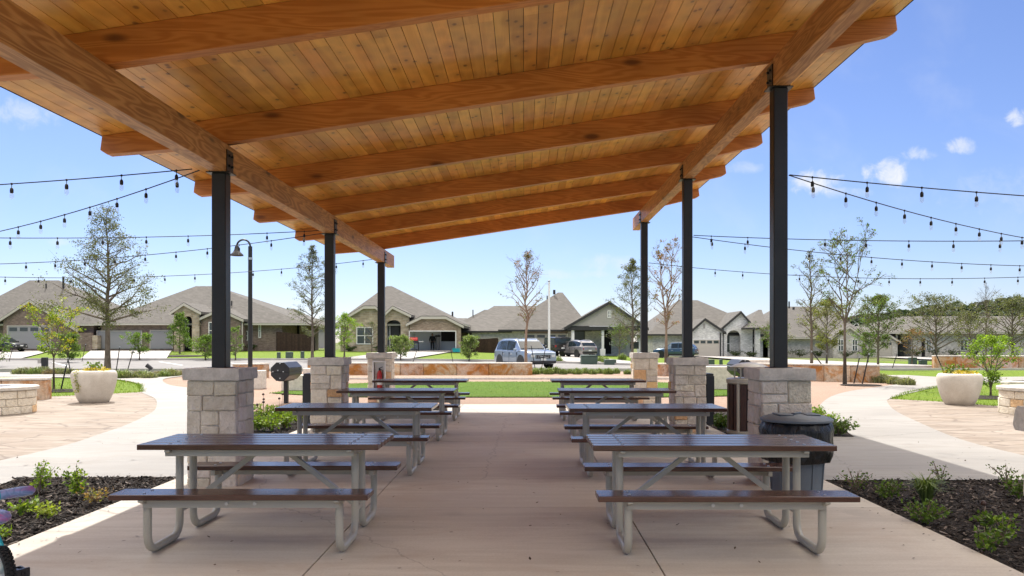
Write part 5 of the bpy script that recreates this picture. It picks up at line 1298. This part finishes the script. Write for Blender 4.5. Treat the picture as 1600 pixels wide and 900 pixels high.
tree('deciduous_tree', 'nearly bare young tree rising in front of the pale blue SUV', 822, 582, 40.5, 389, .36, .085, 1.55, 34, 1200, .075, RED+GREY, 3, up=.85, shape='oval', cluster=.16, sub=5, bark='barkred')
tree('oak_tree', 'sparse upright oak just left of the third right post', 988, 560, 60, 404, .16, .11, 2.1, 40, 7500, .085, OLIVE, 4, up=.7, shape='oval', sub=5)
tree('deciduous_tree', 'tall pale-stemmed tree with few brown leaves between two right posts', 1041, 572, 44, 366, .30, .105, 1.75, 36, 1700, .08, RED, 5, leaders=2, up=.75, shape='oval', sub=5, bark='barkred', cluster=.17)
tree('deciduous_tree', 'slim upright nearly bare tree right of the front right post', 1268, 575, 42, 386, .25, .09, 1.15, 34, 1600, .075, GREY, 6, up=.7, shape='oval', sub=5, cluster=.16)
tree('deciduous_tree', 'sparse vase-shaped tree with green leaf tufts above the right seat wall', 1320, 600, 28.2, 373, .40, .066, 1.45, 24, 3600, .06, GREEN+OLIVE, 7, leaders=3, up=.75, shape='vase', sub=5, cluster=.12, leader_spread=.3)
tree('deciduous_tree', 'bushy small tree right of the vase-shaped tree', 1372, 580, 45, 462, .25, .075, 1.7, 30, 7500, .085, OLIVE+GREEN, 8, up=.6, shape='oval', sub=5)
tree('deciduous_tree', 'yellow-green loose tree behind the slim upright tree', 1292, 572, 48, 470, .25, .07, 1.7, 26, 6500, .09, [(.20, .22, .05), (.16, .18, .05), (.24, .24, .07)], 9, up=.6, shape='oval', sub=5)
tree('oak_tree', 'broad dark olive oak standing on the right lawn', 1462, 566, 62, 470, .2, .12, 3.1, 40, 5500, .11, OLIVE, 10, up=.55, shape='wide', sub=5, cluster=.3)
tree('deciduous_tree', 'tall bare tree before the wooded hill at right', 1541, 565, 70, 440, .2, .09, 2.0, 34, 0, .1, GREY, 11, up=.95, shape='oval', sub=6)
tree('oak_tree', 'rounded olive oak near the right picture edge', 1582, 568, 58, 468, .2, .12, 2.6, 40, 6000, .11, OLIVE+GREY, 12, up=.6, shape='oval', sub=5, cluster=.3)
tree('oak_tree', 'dark oak between bare tree and broad oak at right', 1516, 566, 80, 492, .2, .12, 2.8, 34, 5000, .13, OLIVE, 13, up=.6, shape='oval', cluster=.35)
tree('deciduous_tree', 'pyramidal bright green young tree on lawn before the arched portico', 281, 548, 76, 490, .14, .08, 1.5, 34, 5500, .11, GREEN, 14, up=.25, shape='cone', cluster=.26)
tree('deciduous_tree', 'light green young tree beside the tan house window', 538, 556, 66, 490, .2, .07, 1.3, 30, 3200, .1, LIME, 15, up=.5, shape='oval', cluster=.22)
tree('deciduous_tree', 'pale small tree before the left stone gable window', 581, 556, 70, 503, .25, .06, 1.2, 22, 700, .09, GREY, 24, up=.5, shape='oval', cluster=.2)
tree('deciduous_tree', 'small pale green tree before the grey house entry', 968, 560, 72, 508, .25, .07, 1.5, 26, 1600, .1, GREEN+GREY, 16, up=.5, shape='oval')
tree('deciduous_tree', 'leafy small tree in front of the white house at right', 1212, 568, 56, 505, .3, .07, 1.6, 26, 2000, .1, GREEN+OLIVE, 17, up=.45, shape='oval')
tree('deciduous_tree', 'reddish small tree under the broad oak at right', 1425, 568, 60, 515, .25, .06, 1.4, 24, 1000, .1, RED, 18, up=.45, shape='oval')
tree('ornamental_tree', 'young yellow-leaved tree staked beside the left planter', 84, 618, 25.5, 491, .42, .035, .78, 22, 2200, .065, YEL+LIME, 19, leaders=3, up=.6, shape='vase', cluster=.13, sub=4, cat='tree', leader_spread=.3)
tree('ornamental_tree', 'bright lime green young tree behind the right planter', 1548, 620, 22.5, 522, .12, .03, .72, 30, 4200, .055, LIME, 20, leaders=3, up=.6, shape='oval', cluster=.14, sub=4, leader_spread=.3)
tree('shrub', 'round light green shrub left of driveway with open garage', 626, 563, 60, 527, .1, .05, 1.05, 30, 4500, .10, [(.17, .23, .07), (.22, .29, .09)], 21, leaders=3, up=.6, shape='oval', cluster=.2, cat='shrub', group='young shrubs across the street')
tree('shrub', 'light green upright shrub right of driveway with open garage', 733, 563, 60, 528, .1, .05, .95, 28, 4200, .10, [(.16, .22, .06), (.22, .29, .09)], 22, leaders=3, up=.7, shape='oval', cluster=.2, cat='shrub', group='young shrubs across the street')
tree('shrub', 'airy green shrub in front of left garage doors', 218, 560, 60, 521, .2, .05, 1.1, 26, 3000, .10, GREEN, 23, leaders=3, up=.5, shape='oval', cluster=.2, cat='shrub', group='young shrubs across the street')
tree('shrub', 'airy green shrub just left of the front left post', 321, 562, 60, 526, .1, .05, 1.1, 28, 3500, .10, GREEN, 25, leaders=3, up=.5, shape='oval', cluster=.2, cat='shrub', group='young shrubs across the street')
tree('shrub', 'thin green shrub just right of the front left post', 368, 562, 60, 508, .1, .05, .8, 22, 1000, .10, GREEN, 26, leaders=2, up=.7, shape='oval', cluster=.2, cat='shrub', group='young shrubs across the street')
tree('shrub', 'dense green shrub behind the yellow young tree at left', 106, 560, 56, 522, .1, .05, .95, 28, 4500, .10, GREEN, 27, leaders=3, up=.5, shape='oval', cluster=.22, cat='shrub', group='young shrubs across the street')
tree('shrub', 'green shrub cut off by the left picture edge', -4, 560, 50, 520, .1, .05, .9, 26, 1500, .10, GREEN, 28, leaders=3, up=.5, shape='oval', cluster=.2, cat='shrub', group='young shrubs across the street')
tree('shrub', 'green tree-like shrub before the right house windows', 1356, 572, 70, 520, .15, .06, 1.3, 26, 2200, .11, GREEN, 29, leaders=2, up=.5, shape='oval', cluster=.25, cat='shrub', group='young shrubs across the street')
# stakes with ties
def stake(label, px0, py0, px1, py1, Y, k=0):
    x0, x1 = wx(px0, Y), wx(px1, Y); z0 = gz(x0, Y)-.05; z1 = wz(py1, Y)
    t = thing('tree_stake', label, 'stake', (x0, Y, z0), 0, 'black tree stakes'); MB().tube([(0, 0, 0), (x1-x0, k, z1-z0)], .022, 6).build('rod', M['stake'], t); MB().lathe([(.028, -.03), (.028, .03)], 8, (x1-x0, k, z1-z0)).build('cap', M['rim'], t)
for lb, a in (('black tree stake leaning left beside yellow young tree', (95, 618, 104, 570, 25.2)), ('black tree stake leaning right of the yellow young tree', (112, 583, 106, 560, 34)),
              ('left black tree stake right of the big left oak', (181, 580, 187, 542, 39)), ('right black tree stake right of the big left oak', (198, 580, 208, 548, 39)), ('upright black stake at far left kerb', (14, 562, 21, 540, 58)),
              ('leaning black stake behind big oak base', (128, 560, 134, 538, 58)), ('black stake below right bare slim tree', (1305, 598, 1268, 549, 30.5)), ('left black stake of pair before right seat wall', (1334, 597, 1343, 558, 29)),
              ('right black stake of pair before right seat wall', (1347, 599, 1358, 553, 28.5)), ('black stake beside right planter', (1477, 583, 1459, 545, 36)), ('left black stake before the pale blue SUV grille', (837, 577, 830, 540, 41)),
              ('right black stake before the pale blue SUV grille', (845, 577, 853, 540, 41)), ('thin black stake in front of garage driveway, left', (645, 566, 652, 545, 57)), ('thin black stake in front of garage driveway, right', (708, 566, 704, 545, 57)),
              ('black stake on right lawn left of bushy tree', (1289, 572, 1292, 553, 46)), ('black stake on right lawn beyond bushy tree', (1393, 572, 1402, 552, 46))):
    stake(lb, *a)

# ---------------------------------------------------------------- low planting
def plant(name, label, cat, x, y, w_, h, n_, size, cols, seed, group, stems=7, flowers=None, grassy=False):
    rr = random.Random(seed); t = thing(name, label, cat, (x, y, gz(x, y)-.02), 0, group); st_ = MB(); lf = MB()
    if grassy:
        for k in range(n_):
            a = rr.uniform(0, 6.28); d = Vector((math.cos(a), math.sin(a), 0)); L = h*rr.uniform(.7, 1.2); o_ = rr.uniform(.1, 1)*w_*(.28 if w_ > .6 else .55); wd = size; a2 = rr.uniform(0, 6.28); q2 = rr.uniform(0, 1)**.6*w_*(.34 if w_ > .6 else .06); p0 = Vector((math.cos(a2)*q2, math.sin(a2)*q2, 0)); L *= 1-.5*(q2/(w_*.36))**2 if w_ > .6 else 1; s_ = Vector((-d.y, d.x, 0))*wd
            p1 = p0+d*o_*.45+Vector((0, 0, L*.75)); p2 = p0+d*o_*1.1+Vector((0, 0, L*rr.uniform(.55, 1))); c = rr.choice(cols); k_ = rr.uniform(.7, 1.3)
            lf.add([p0-s_, p0+s_, p1+s_*.8, p1-s_*.8, p2], [(0, 1, 2, 3), (3, 2, 4)], (c[0]*k_, c[1]*k_, c[2]*k_))
        st_.lathe([(.03, 0), (.02, .05)], 6)
    else:
        for k in range(stems):
            a = rr.uniform(0, 6.28); q = rr.uniform(.1, 1)**.6*w_/2; e = Vector((q*math.cos(a), q*math.sin(a), h*rr.uniform(.65, 1.05)*(1-.3*(2*q/w_)**2)))
            m_ = Vector((e.x*.35, e.y*.35, e.z*.55)); st_.tube([(0, 0, 0), m_, e], [.006, .004, .002], 4, False)
            for _ in range(max(1, n_//stems)):
                f = rr.uniform(.15, 1)**.8; p = Vector((0, 0, 0)).lerp(m_, f*2) if f < .5 else m_.lerp(e, f*2-1)
                leafball(lf, rr, p, (.035+.1*w_, .035+.1*w_, .03), 1, size, cols, jit=.3)
        for _ in range(flowers or 0):
            a = rr.uniform(0, 6.28); q = rr.uniform(0, w_*.4); zf = h*rr.uniform(1.1, 1.45); st_.tube([(q*.4*math.cos(a), q*.4*math.sin(a), 0), (q*math.cos(a), q*math.sin(a), zf)], [.005, .003], 4, False)
            fl_ = MB().lathe([(0, -.005), (.022, 0), (.026, .018), (.014, .036), (0, .042)], 8, (q*math.cos(a), q*math.sin(a), zf)); fl_.build('seed_head', M['slat'], t)
    st_.build('stems', M['barkred'] if not grassy else M['bark'], t, auto=0, norm=False); lf.build('foliage', M['leaf'], t, auto=0, norm=False); return t
BR_G = [(.20, .30, .03), (.28, .37, .05), (.13, .22, .03)]; MID = [(.09, .15, .03), (.13, .20, .04), (.07, .11, .025)]; DRY = [(.30, .18, .06), (.25, .26, .07), (.35, .22, .10)]
GP = 'perennials in the mulch beds'
def bedplant(lb, px, py, *a, **k):
    x, y = P(px, py); return plant('bed_plant', lb, 'plant', x, y, *a, GP, **k)
bedplant('tall spindly light green perennial at back of left mulch bed', 60, 768, .34, .36, 230, .04, BR_G, 1, stems=12)
bedplant('upright bright green perennial right in left mulch bed', 120, 774, .26, .34, 230, .042, BR_G, 2, stems=9)
bedplant('low broad green rosette in left mulch bed', 47, 801, .32, .16, 150, .05, BR_G, 3, stems=9)
bedplant('low yellow-green mound front of left mulch bed', 76, 808, .28, .15, 190, .036, [(.30, .38, .05), (.36, .42, .07)], 4, stems=10)
bedplant('small pale sprig near left picture edge in mulch', 6, 838, .22, .12, 80, .035, BR_G, 5, stems=6)
bedplant('dry orange and green sprawling plant in left mulch bed', 150, 783, .46, .16, 170, .032, DRY, 6, stems=10)
bedplant('wispy shrub at back left corner of right mulch bed', 1336, 766, .42, .27, 150, .03, MID, 7, stems=12)
bedplant('dense mid-green shrub in right mulch bed behind bench end', 1386, 780, .34, .24, 360, .032, MID+GREEN, 8, stems=12)
bedplant('spiky grass-like tuft in right mulch bed', 1447, 784, .5, .27, 210, .008, [(.20, .26, .08), (.14, .20, .05)], 9, grassy=True)
bedplant('wispy open shrub centre back of right mulch bed', 1470, 758, .30, .28, 100, .03, MID, 10, stems=10)
bedplant('mounded green shrub front of spiky tuft in right bed', 1446, 816, .34, .24, 380, .032, GREEN, 11, stems=12)
bedplant('wispy open shrub back right of right mulch bed', 1572, 755, .34, .26, 120, .03, MID, 12, stems=10)
bedplant('leafy green plant at right edge by stone pillar', 1592, 778, .34, .26, 220, .04, GREEN, 13, stems=10)
bedplant('green coneflower with one brown seed head in right bed', 1545, 820, .2, .15, 120, .045, GREEN, 14, stems=7, flowers=1)
bedplant('low green perennial front left of coneflower in right bed', 1541, 860, .26, .22, 200, .04, GREEN, 15, stems=9)
bedplant('upright green perennial right of the low one in right bed', 1568, 842, .18, .24, 140, .035, GREEN+LIME, 16, stems=7)
for i, (px, py, s_) in enumerate(((402, 671, .6), (424, 672, .7), (445, 668, .6), (412, 655, .6), (436, 655, .6), (466, 660, .5), (482, 652, .5))):
    x, y = P(px, py); plant('bed_plant', 'bright green leafy perennial in bed by second left pillar, %s from the left' % ORD[i], 'plant', x, y, s_, .34, 420, .055, BR_G, 30+i, 'leafy perennials behind left pillar', stems=14, flowers=(2 if i in (0, 3, 4) else 0))
for i, (px, py, s_) in enumerate(((1278, 657, .6), (1290, 668, .6), (1312, 679, .6), (1118, 662, .4), (1128, 668, .35), (1300, 676, .5))):
    x, y = P(px, py); plant('bed_plant', 'green mounded perennial in bed by front right pillar, %s from the left' % ORD[[2, 3, 5, 0, 1, 4][i]], 'plant', x, y, s_, .32 if i < 3 else .22, 380, .055, BR_G if i < 2 else MID, 40+i, 'mounded perennials behind right pillar', stems=14)
# ornamental grass clumps
GC = [[(.22, .24, .12), (.17, .19, .09), (.26, .26, .15)], [(.28, .21, .14), (.24, .20, .13)], [(.19, .25, .08), (.25, .31, .12), (.14, .19, .06)]]
def clumps(word, where, pts, kind, group, w_=1.25, h=.36):
    protos = []
    pts = sorted(pts)
    for i, (px, py) in enumerate(pts):
        x, y = P(px, py); lb = '%s %s, %s from the left' % (word, where, ORD[i])
        if len(protos) < 3: protos.append(plant('ornamental_grass', lb, 'grass clump', x, y, w_, h, 300, .012, GC[kind if kind < 3 else i % 3], 60+i+10*kind, group, grassy=True)); protos[-1]['_t'] = 0; del protos[-1]['_t']
        else:
            o = protos[i % 3]; r_ = random.Random(i*7+kind); dup(o, (x, y, gz(x, y)-.02), r_.uniform(0, 6), lb, r_.uniform(.75, 1.15))
clumps('grey-green ornamental grass clump', 'along left street edge', [(34, 584), (46, 583), (57, 584), (66, 583), (78, 584), (90, 583), (104, 584), (183, 587), (190, 590), (200, 590), (211, 589), (222, 589), (232, 590), (243, 588), (254, 588), (264, 587), (274, 586)], 3, 'ornamental grasses by the left street')
clumps('low green leafy clump', 'in planting strip beside the blue SUV', [(836, 584), (846, 583), (857, 584), (868, 583), (880, 584), (891, 583), (902, 584), (914, 583), (926, 584), (937, 583), (950, 584), (962, 583), (980, 584)], 2, 'low clumps beside the parked SUV', .7, .34)
clumps('grey-green low clump', 'at end of right seat wall', [(1378, 593), (1388, 597), (1398, 599), (1408, 600), (1417, 601), (1372, 597)], 0, 'grey clumps by right path', .8, .3)
clumps('small dark green clump', 'on the grey house lawn', [(872, 567), (938, 566), (946, 569), (972, 562)], 2, 'clumps on far lawn', 1.0, .6)
bs = []
for i, (px, Y_, w_, h_) in enumerate(((300, 84.0, 1.4, .9), (322, 82.6, 1.8, .8), (350, 82.5, 2.0, .7), (392, 84.2, 1.6, .8), (546, 82.2, 1.6, .7), (592, 82.2, 1.8, .7), (1150, 96.8, 2.4, .9), (1172, 96.5, 2.0, .8), (1222, 98.6, 2.4, 1.0), (1250, 98.8, 2.8, 1.1), (1280, 98.6, 2.2, 1.0), (1322, 96.8, 2.4, 1.2), (1352, 97, 2.2, 1.3), (1432, 102.5, 2.6, 1.1), (1462, 102.5, 3.0, 1.3), (1490, 102.5, 3.0, 1.2), (1520, 102.5, 2.8, 1.4), (1556, 102, 3.2, 1.4))):
    x = wx(px, Y_); plant('foundation_shrub', 'low dark green shrub against the house fronts, %s from the left' % ORD[i], 'shrub', x, Y_, w_, h_, 420, .15, [(.05, .075, .025), (.07, .10, .035), (.04, .06, .022)], 200+i, 'shrubs along house fronts', stems=12)
# mulch rings at tree feet
for px, py, r_ in ((92, 610, 1.0), (1528, 620, .9), (1345, 601, .7), (281, 551, 2.2)):
    x, y = P(px, py); sheet('planting_bed', [(x+r_*math.cos(k*.4488), y+r_*.9*math.sin(k*.4488)) for k in range(14)], -.004 if y < 46 else .02, M['mulch'])

# ---------------------------------------------------------------- toys and bicycle at the left edge
bx, by = -3.015, 4.62
t = thing('kids_bicycle', 'turquoise kids bicycle with black knobbly tyre and swirl-patterned saddle at the lower left corner', 'bicycle', (bx, by, gz(bx, by)+.003), R(-41))
rw_ = .18; Mx = Matrix.Rotation(R(90), 3, 'X')
def wheel_(x):   # local +X points to the rear; rear axle at x = 0, front axle at x = -.72
    ty_ = MB().lathe([(rw_-.032+.027*math.cos(a_), .027*math.sin(a_)) for a_ in [2*math.pi*k/10 for k in range(11)]], 40, (x, 0, rw_), Mx)
    for k in range(40):
        a_ = 2*math.pi*k/40
        for s_ in (-1, 0, 1): ty_.cbox((x+(rw_-.006-.004*abs(s_))*math.cos(a_+.08*s_*s_), s_*.018, rw_+(rw_-.006-.004*abs(s_))*math.sin(a_+.08*s_*s_)), (.014, .013, .016), M=Matrix.Rotation(-a_, 3, 'Y'))
    wl = ty_.build('wheel', M['tyre'], t)
    sp_ = MB().lathe([(rw_-.066, -.012), (rw_-.056, -.016), (rw_-.050, 0), (rw_-.056, .016), (rw_-.066, .012)], 32, (x, 0, rw_), Mx).tube([(x, -.045, rw_), (x, .045, rw_)], .016, 8)
    for k in range(14): a_ = 2*math.pi*k/14; sp_.tube([(x, 0, rw_), (x+(rw_-.06)*math.cos(a_), 0, rw_+(rw_-.06)*math.sin(a_))], .002, 4)
    sp_.build('rim', M['rim'], wl)
wheel_(0); wheel_(-.72)
fr = MB()
for s_ in (-1, 1):
    fr.tube([(0, s_*.05, rw_), (-.10, s_*.042, rw_-.005), (-.25, s_*.03, .19)], .013, 8); fr.tube([(0, s_*.05, rw_), (-.10, s_*.04, .30), (-.19, s_*.02, .42)], .013, 8); fr.tube([(-.72, s_*.046, rw_), (-.66, s_*.04, .40)], .013, 8)
fr.tube([(-.25, 0, .19), (-.185, 0, .45)], .018, 10).tube([(-.25, 0, .20), (-.62, 0, .42)], .022, 10).tube([(-.20, 0, .40), (-.62, 0, .46)], .020, 10).tube([(-.65, 0, .39), (-.61, 0, .50)], .022, 10)
fr.build('frame', M['turq'], t, auto=60)
MB().lathe([(0, 0), (.045, .004), (.066, .02), (.072, .04), (.062, .062), (.035, .076), (0, .08)], 20, (-.10, 0, .475), Matrix.Diagonal((1.2, 1.05, 1))).lathe([(0, .01), (.03, .012), (.038, .035), (.028, .055), (0, .06)], 14, (-.22, 0, .48), Matrix.Diagonal((2.0, 1, 1))).build('saddle', M['swirl'], t, auto=80)
hb = MB().tube([(-.61, 0, .49), (-.60, 0, .545)], .014, 8); hb.tube([(-.60, -.30, .56), (-.62, -.1, .545), (-.62, .1, .545), (-.60, .30, .56)], .011, 8); hb.build('handlebar', M['blackmetal'], t)
for s_ in (-1, 1):
    MB().tube([(-.612, s_*.10, .553), (-.605, s_*.16, .556), (-.60, s_*.27, .562), (-.60, s_*.34, .563), (-.60, s_*.36, .563)], [.024, .031, .034, .031, .012], 14).build('bar_pad', M['swirl'], t, auto=70)
    MB().tube([(-.615, s_*.02, .548), (-.606, s_*.158, .557)], [.027, .0325], 12).build('grip', M['turq'], t)
pd = MB().lathe([(.05, -.004), (.05, .004)], 20, (-.25, .05, .19), Mx)
for s_ in (-1, 1):
    e = (-.25+s_*.10, s_*.07, .19-s_*.02); pd.tube([(-.25, s_*.055, .19), e], .010, 6)
    for q_ in (.02, .08): pd.cbox((e[0], e[1]+s_*q_, e[2]), (.08, .012, .024))
    for q_ in (-.034, .034): pd.cbox((e[0]+q_, e[1]+s_*.05, e[2]), (.012, .048, .022))
pd.build('pedals', M['blackmetal'], t, bevel=.002)
br_ = MB()
br_.cbox((.0, .075, .185), (.05, .03, .05)); br_.bar((0, .08, .20), (0, .125, .20), .03, .016); br_.bar((0, .08, .165), (0, .125, .165), .03, .016); br_.bar((0, .128, .155), (0, .128, .21), .03, .014); br_.bar((0, .105, .155), (0, .105, .20), .02, .012)
br_.build('axle_bracket', M['blackmetal'], t, bevel=.003)
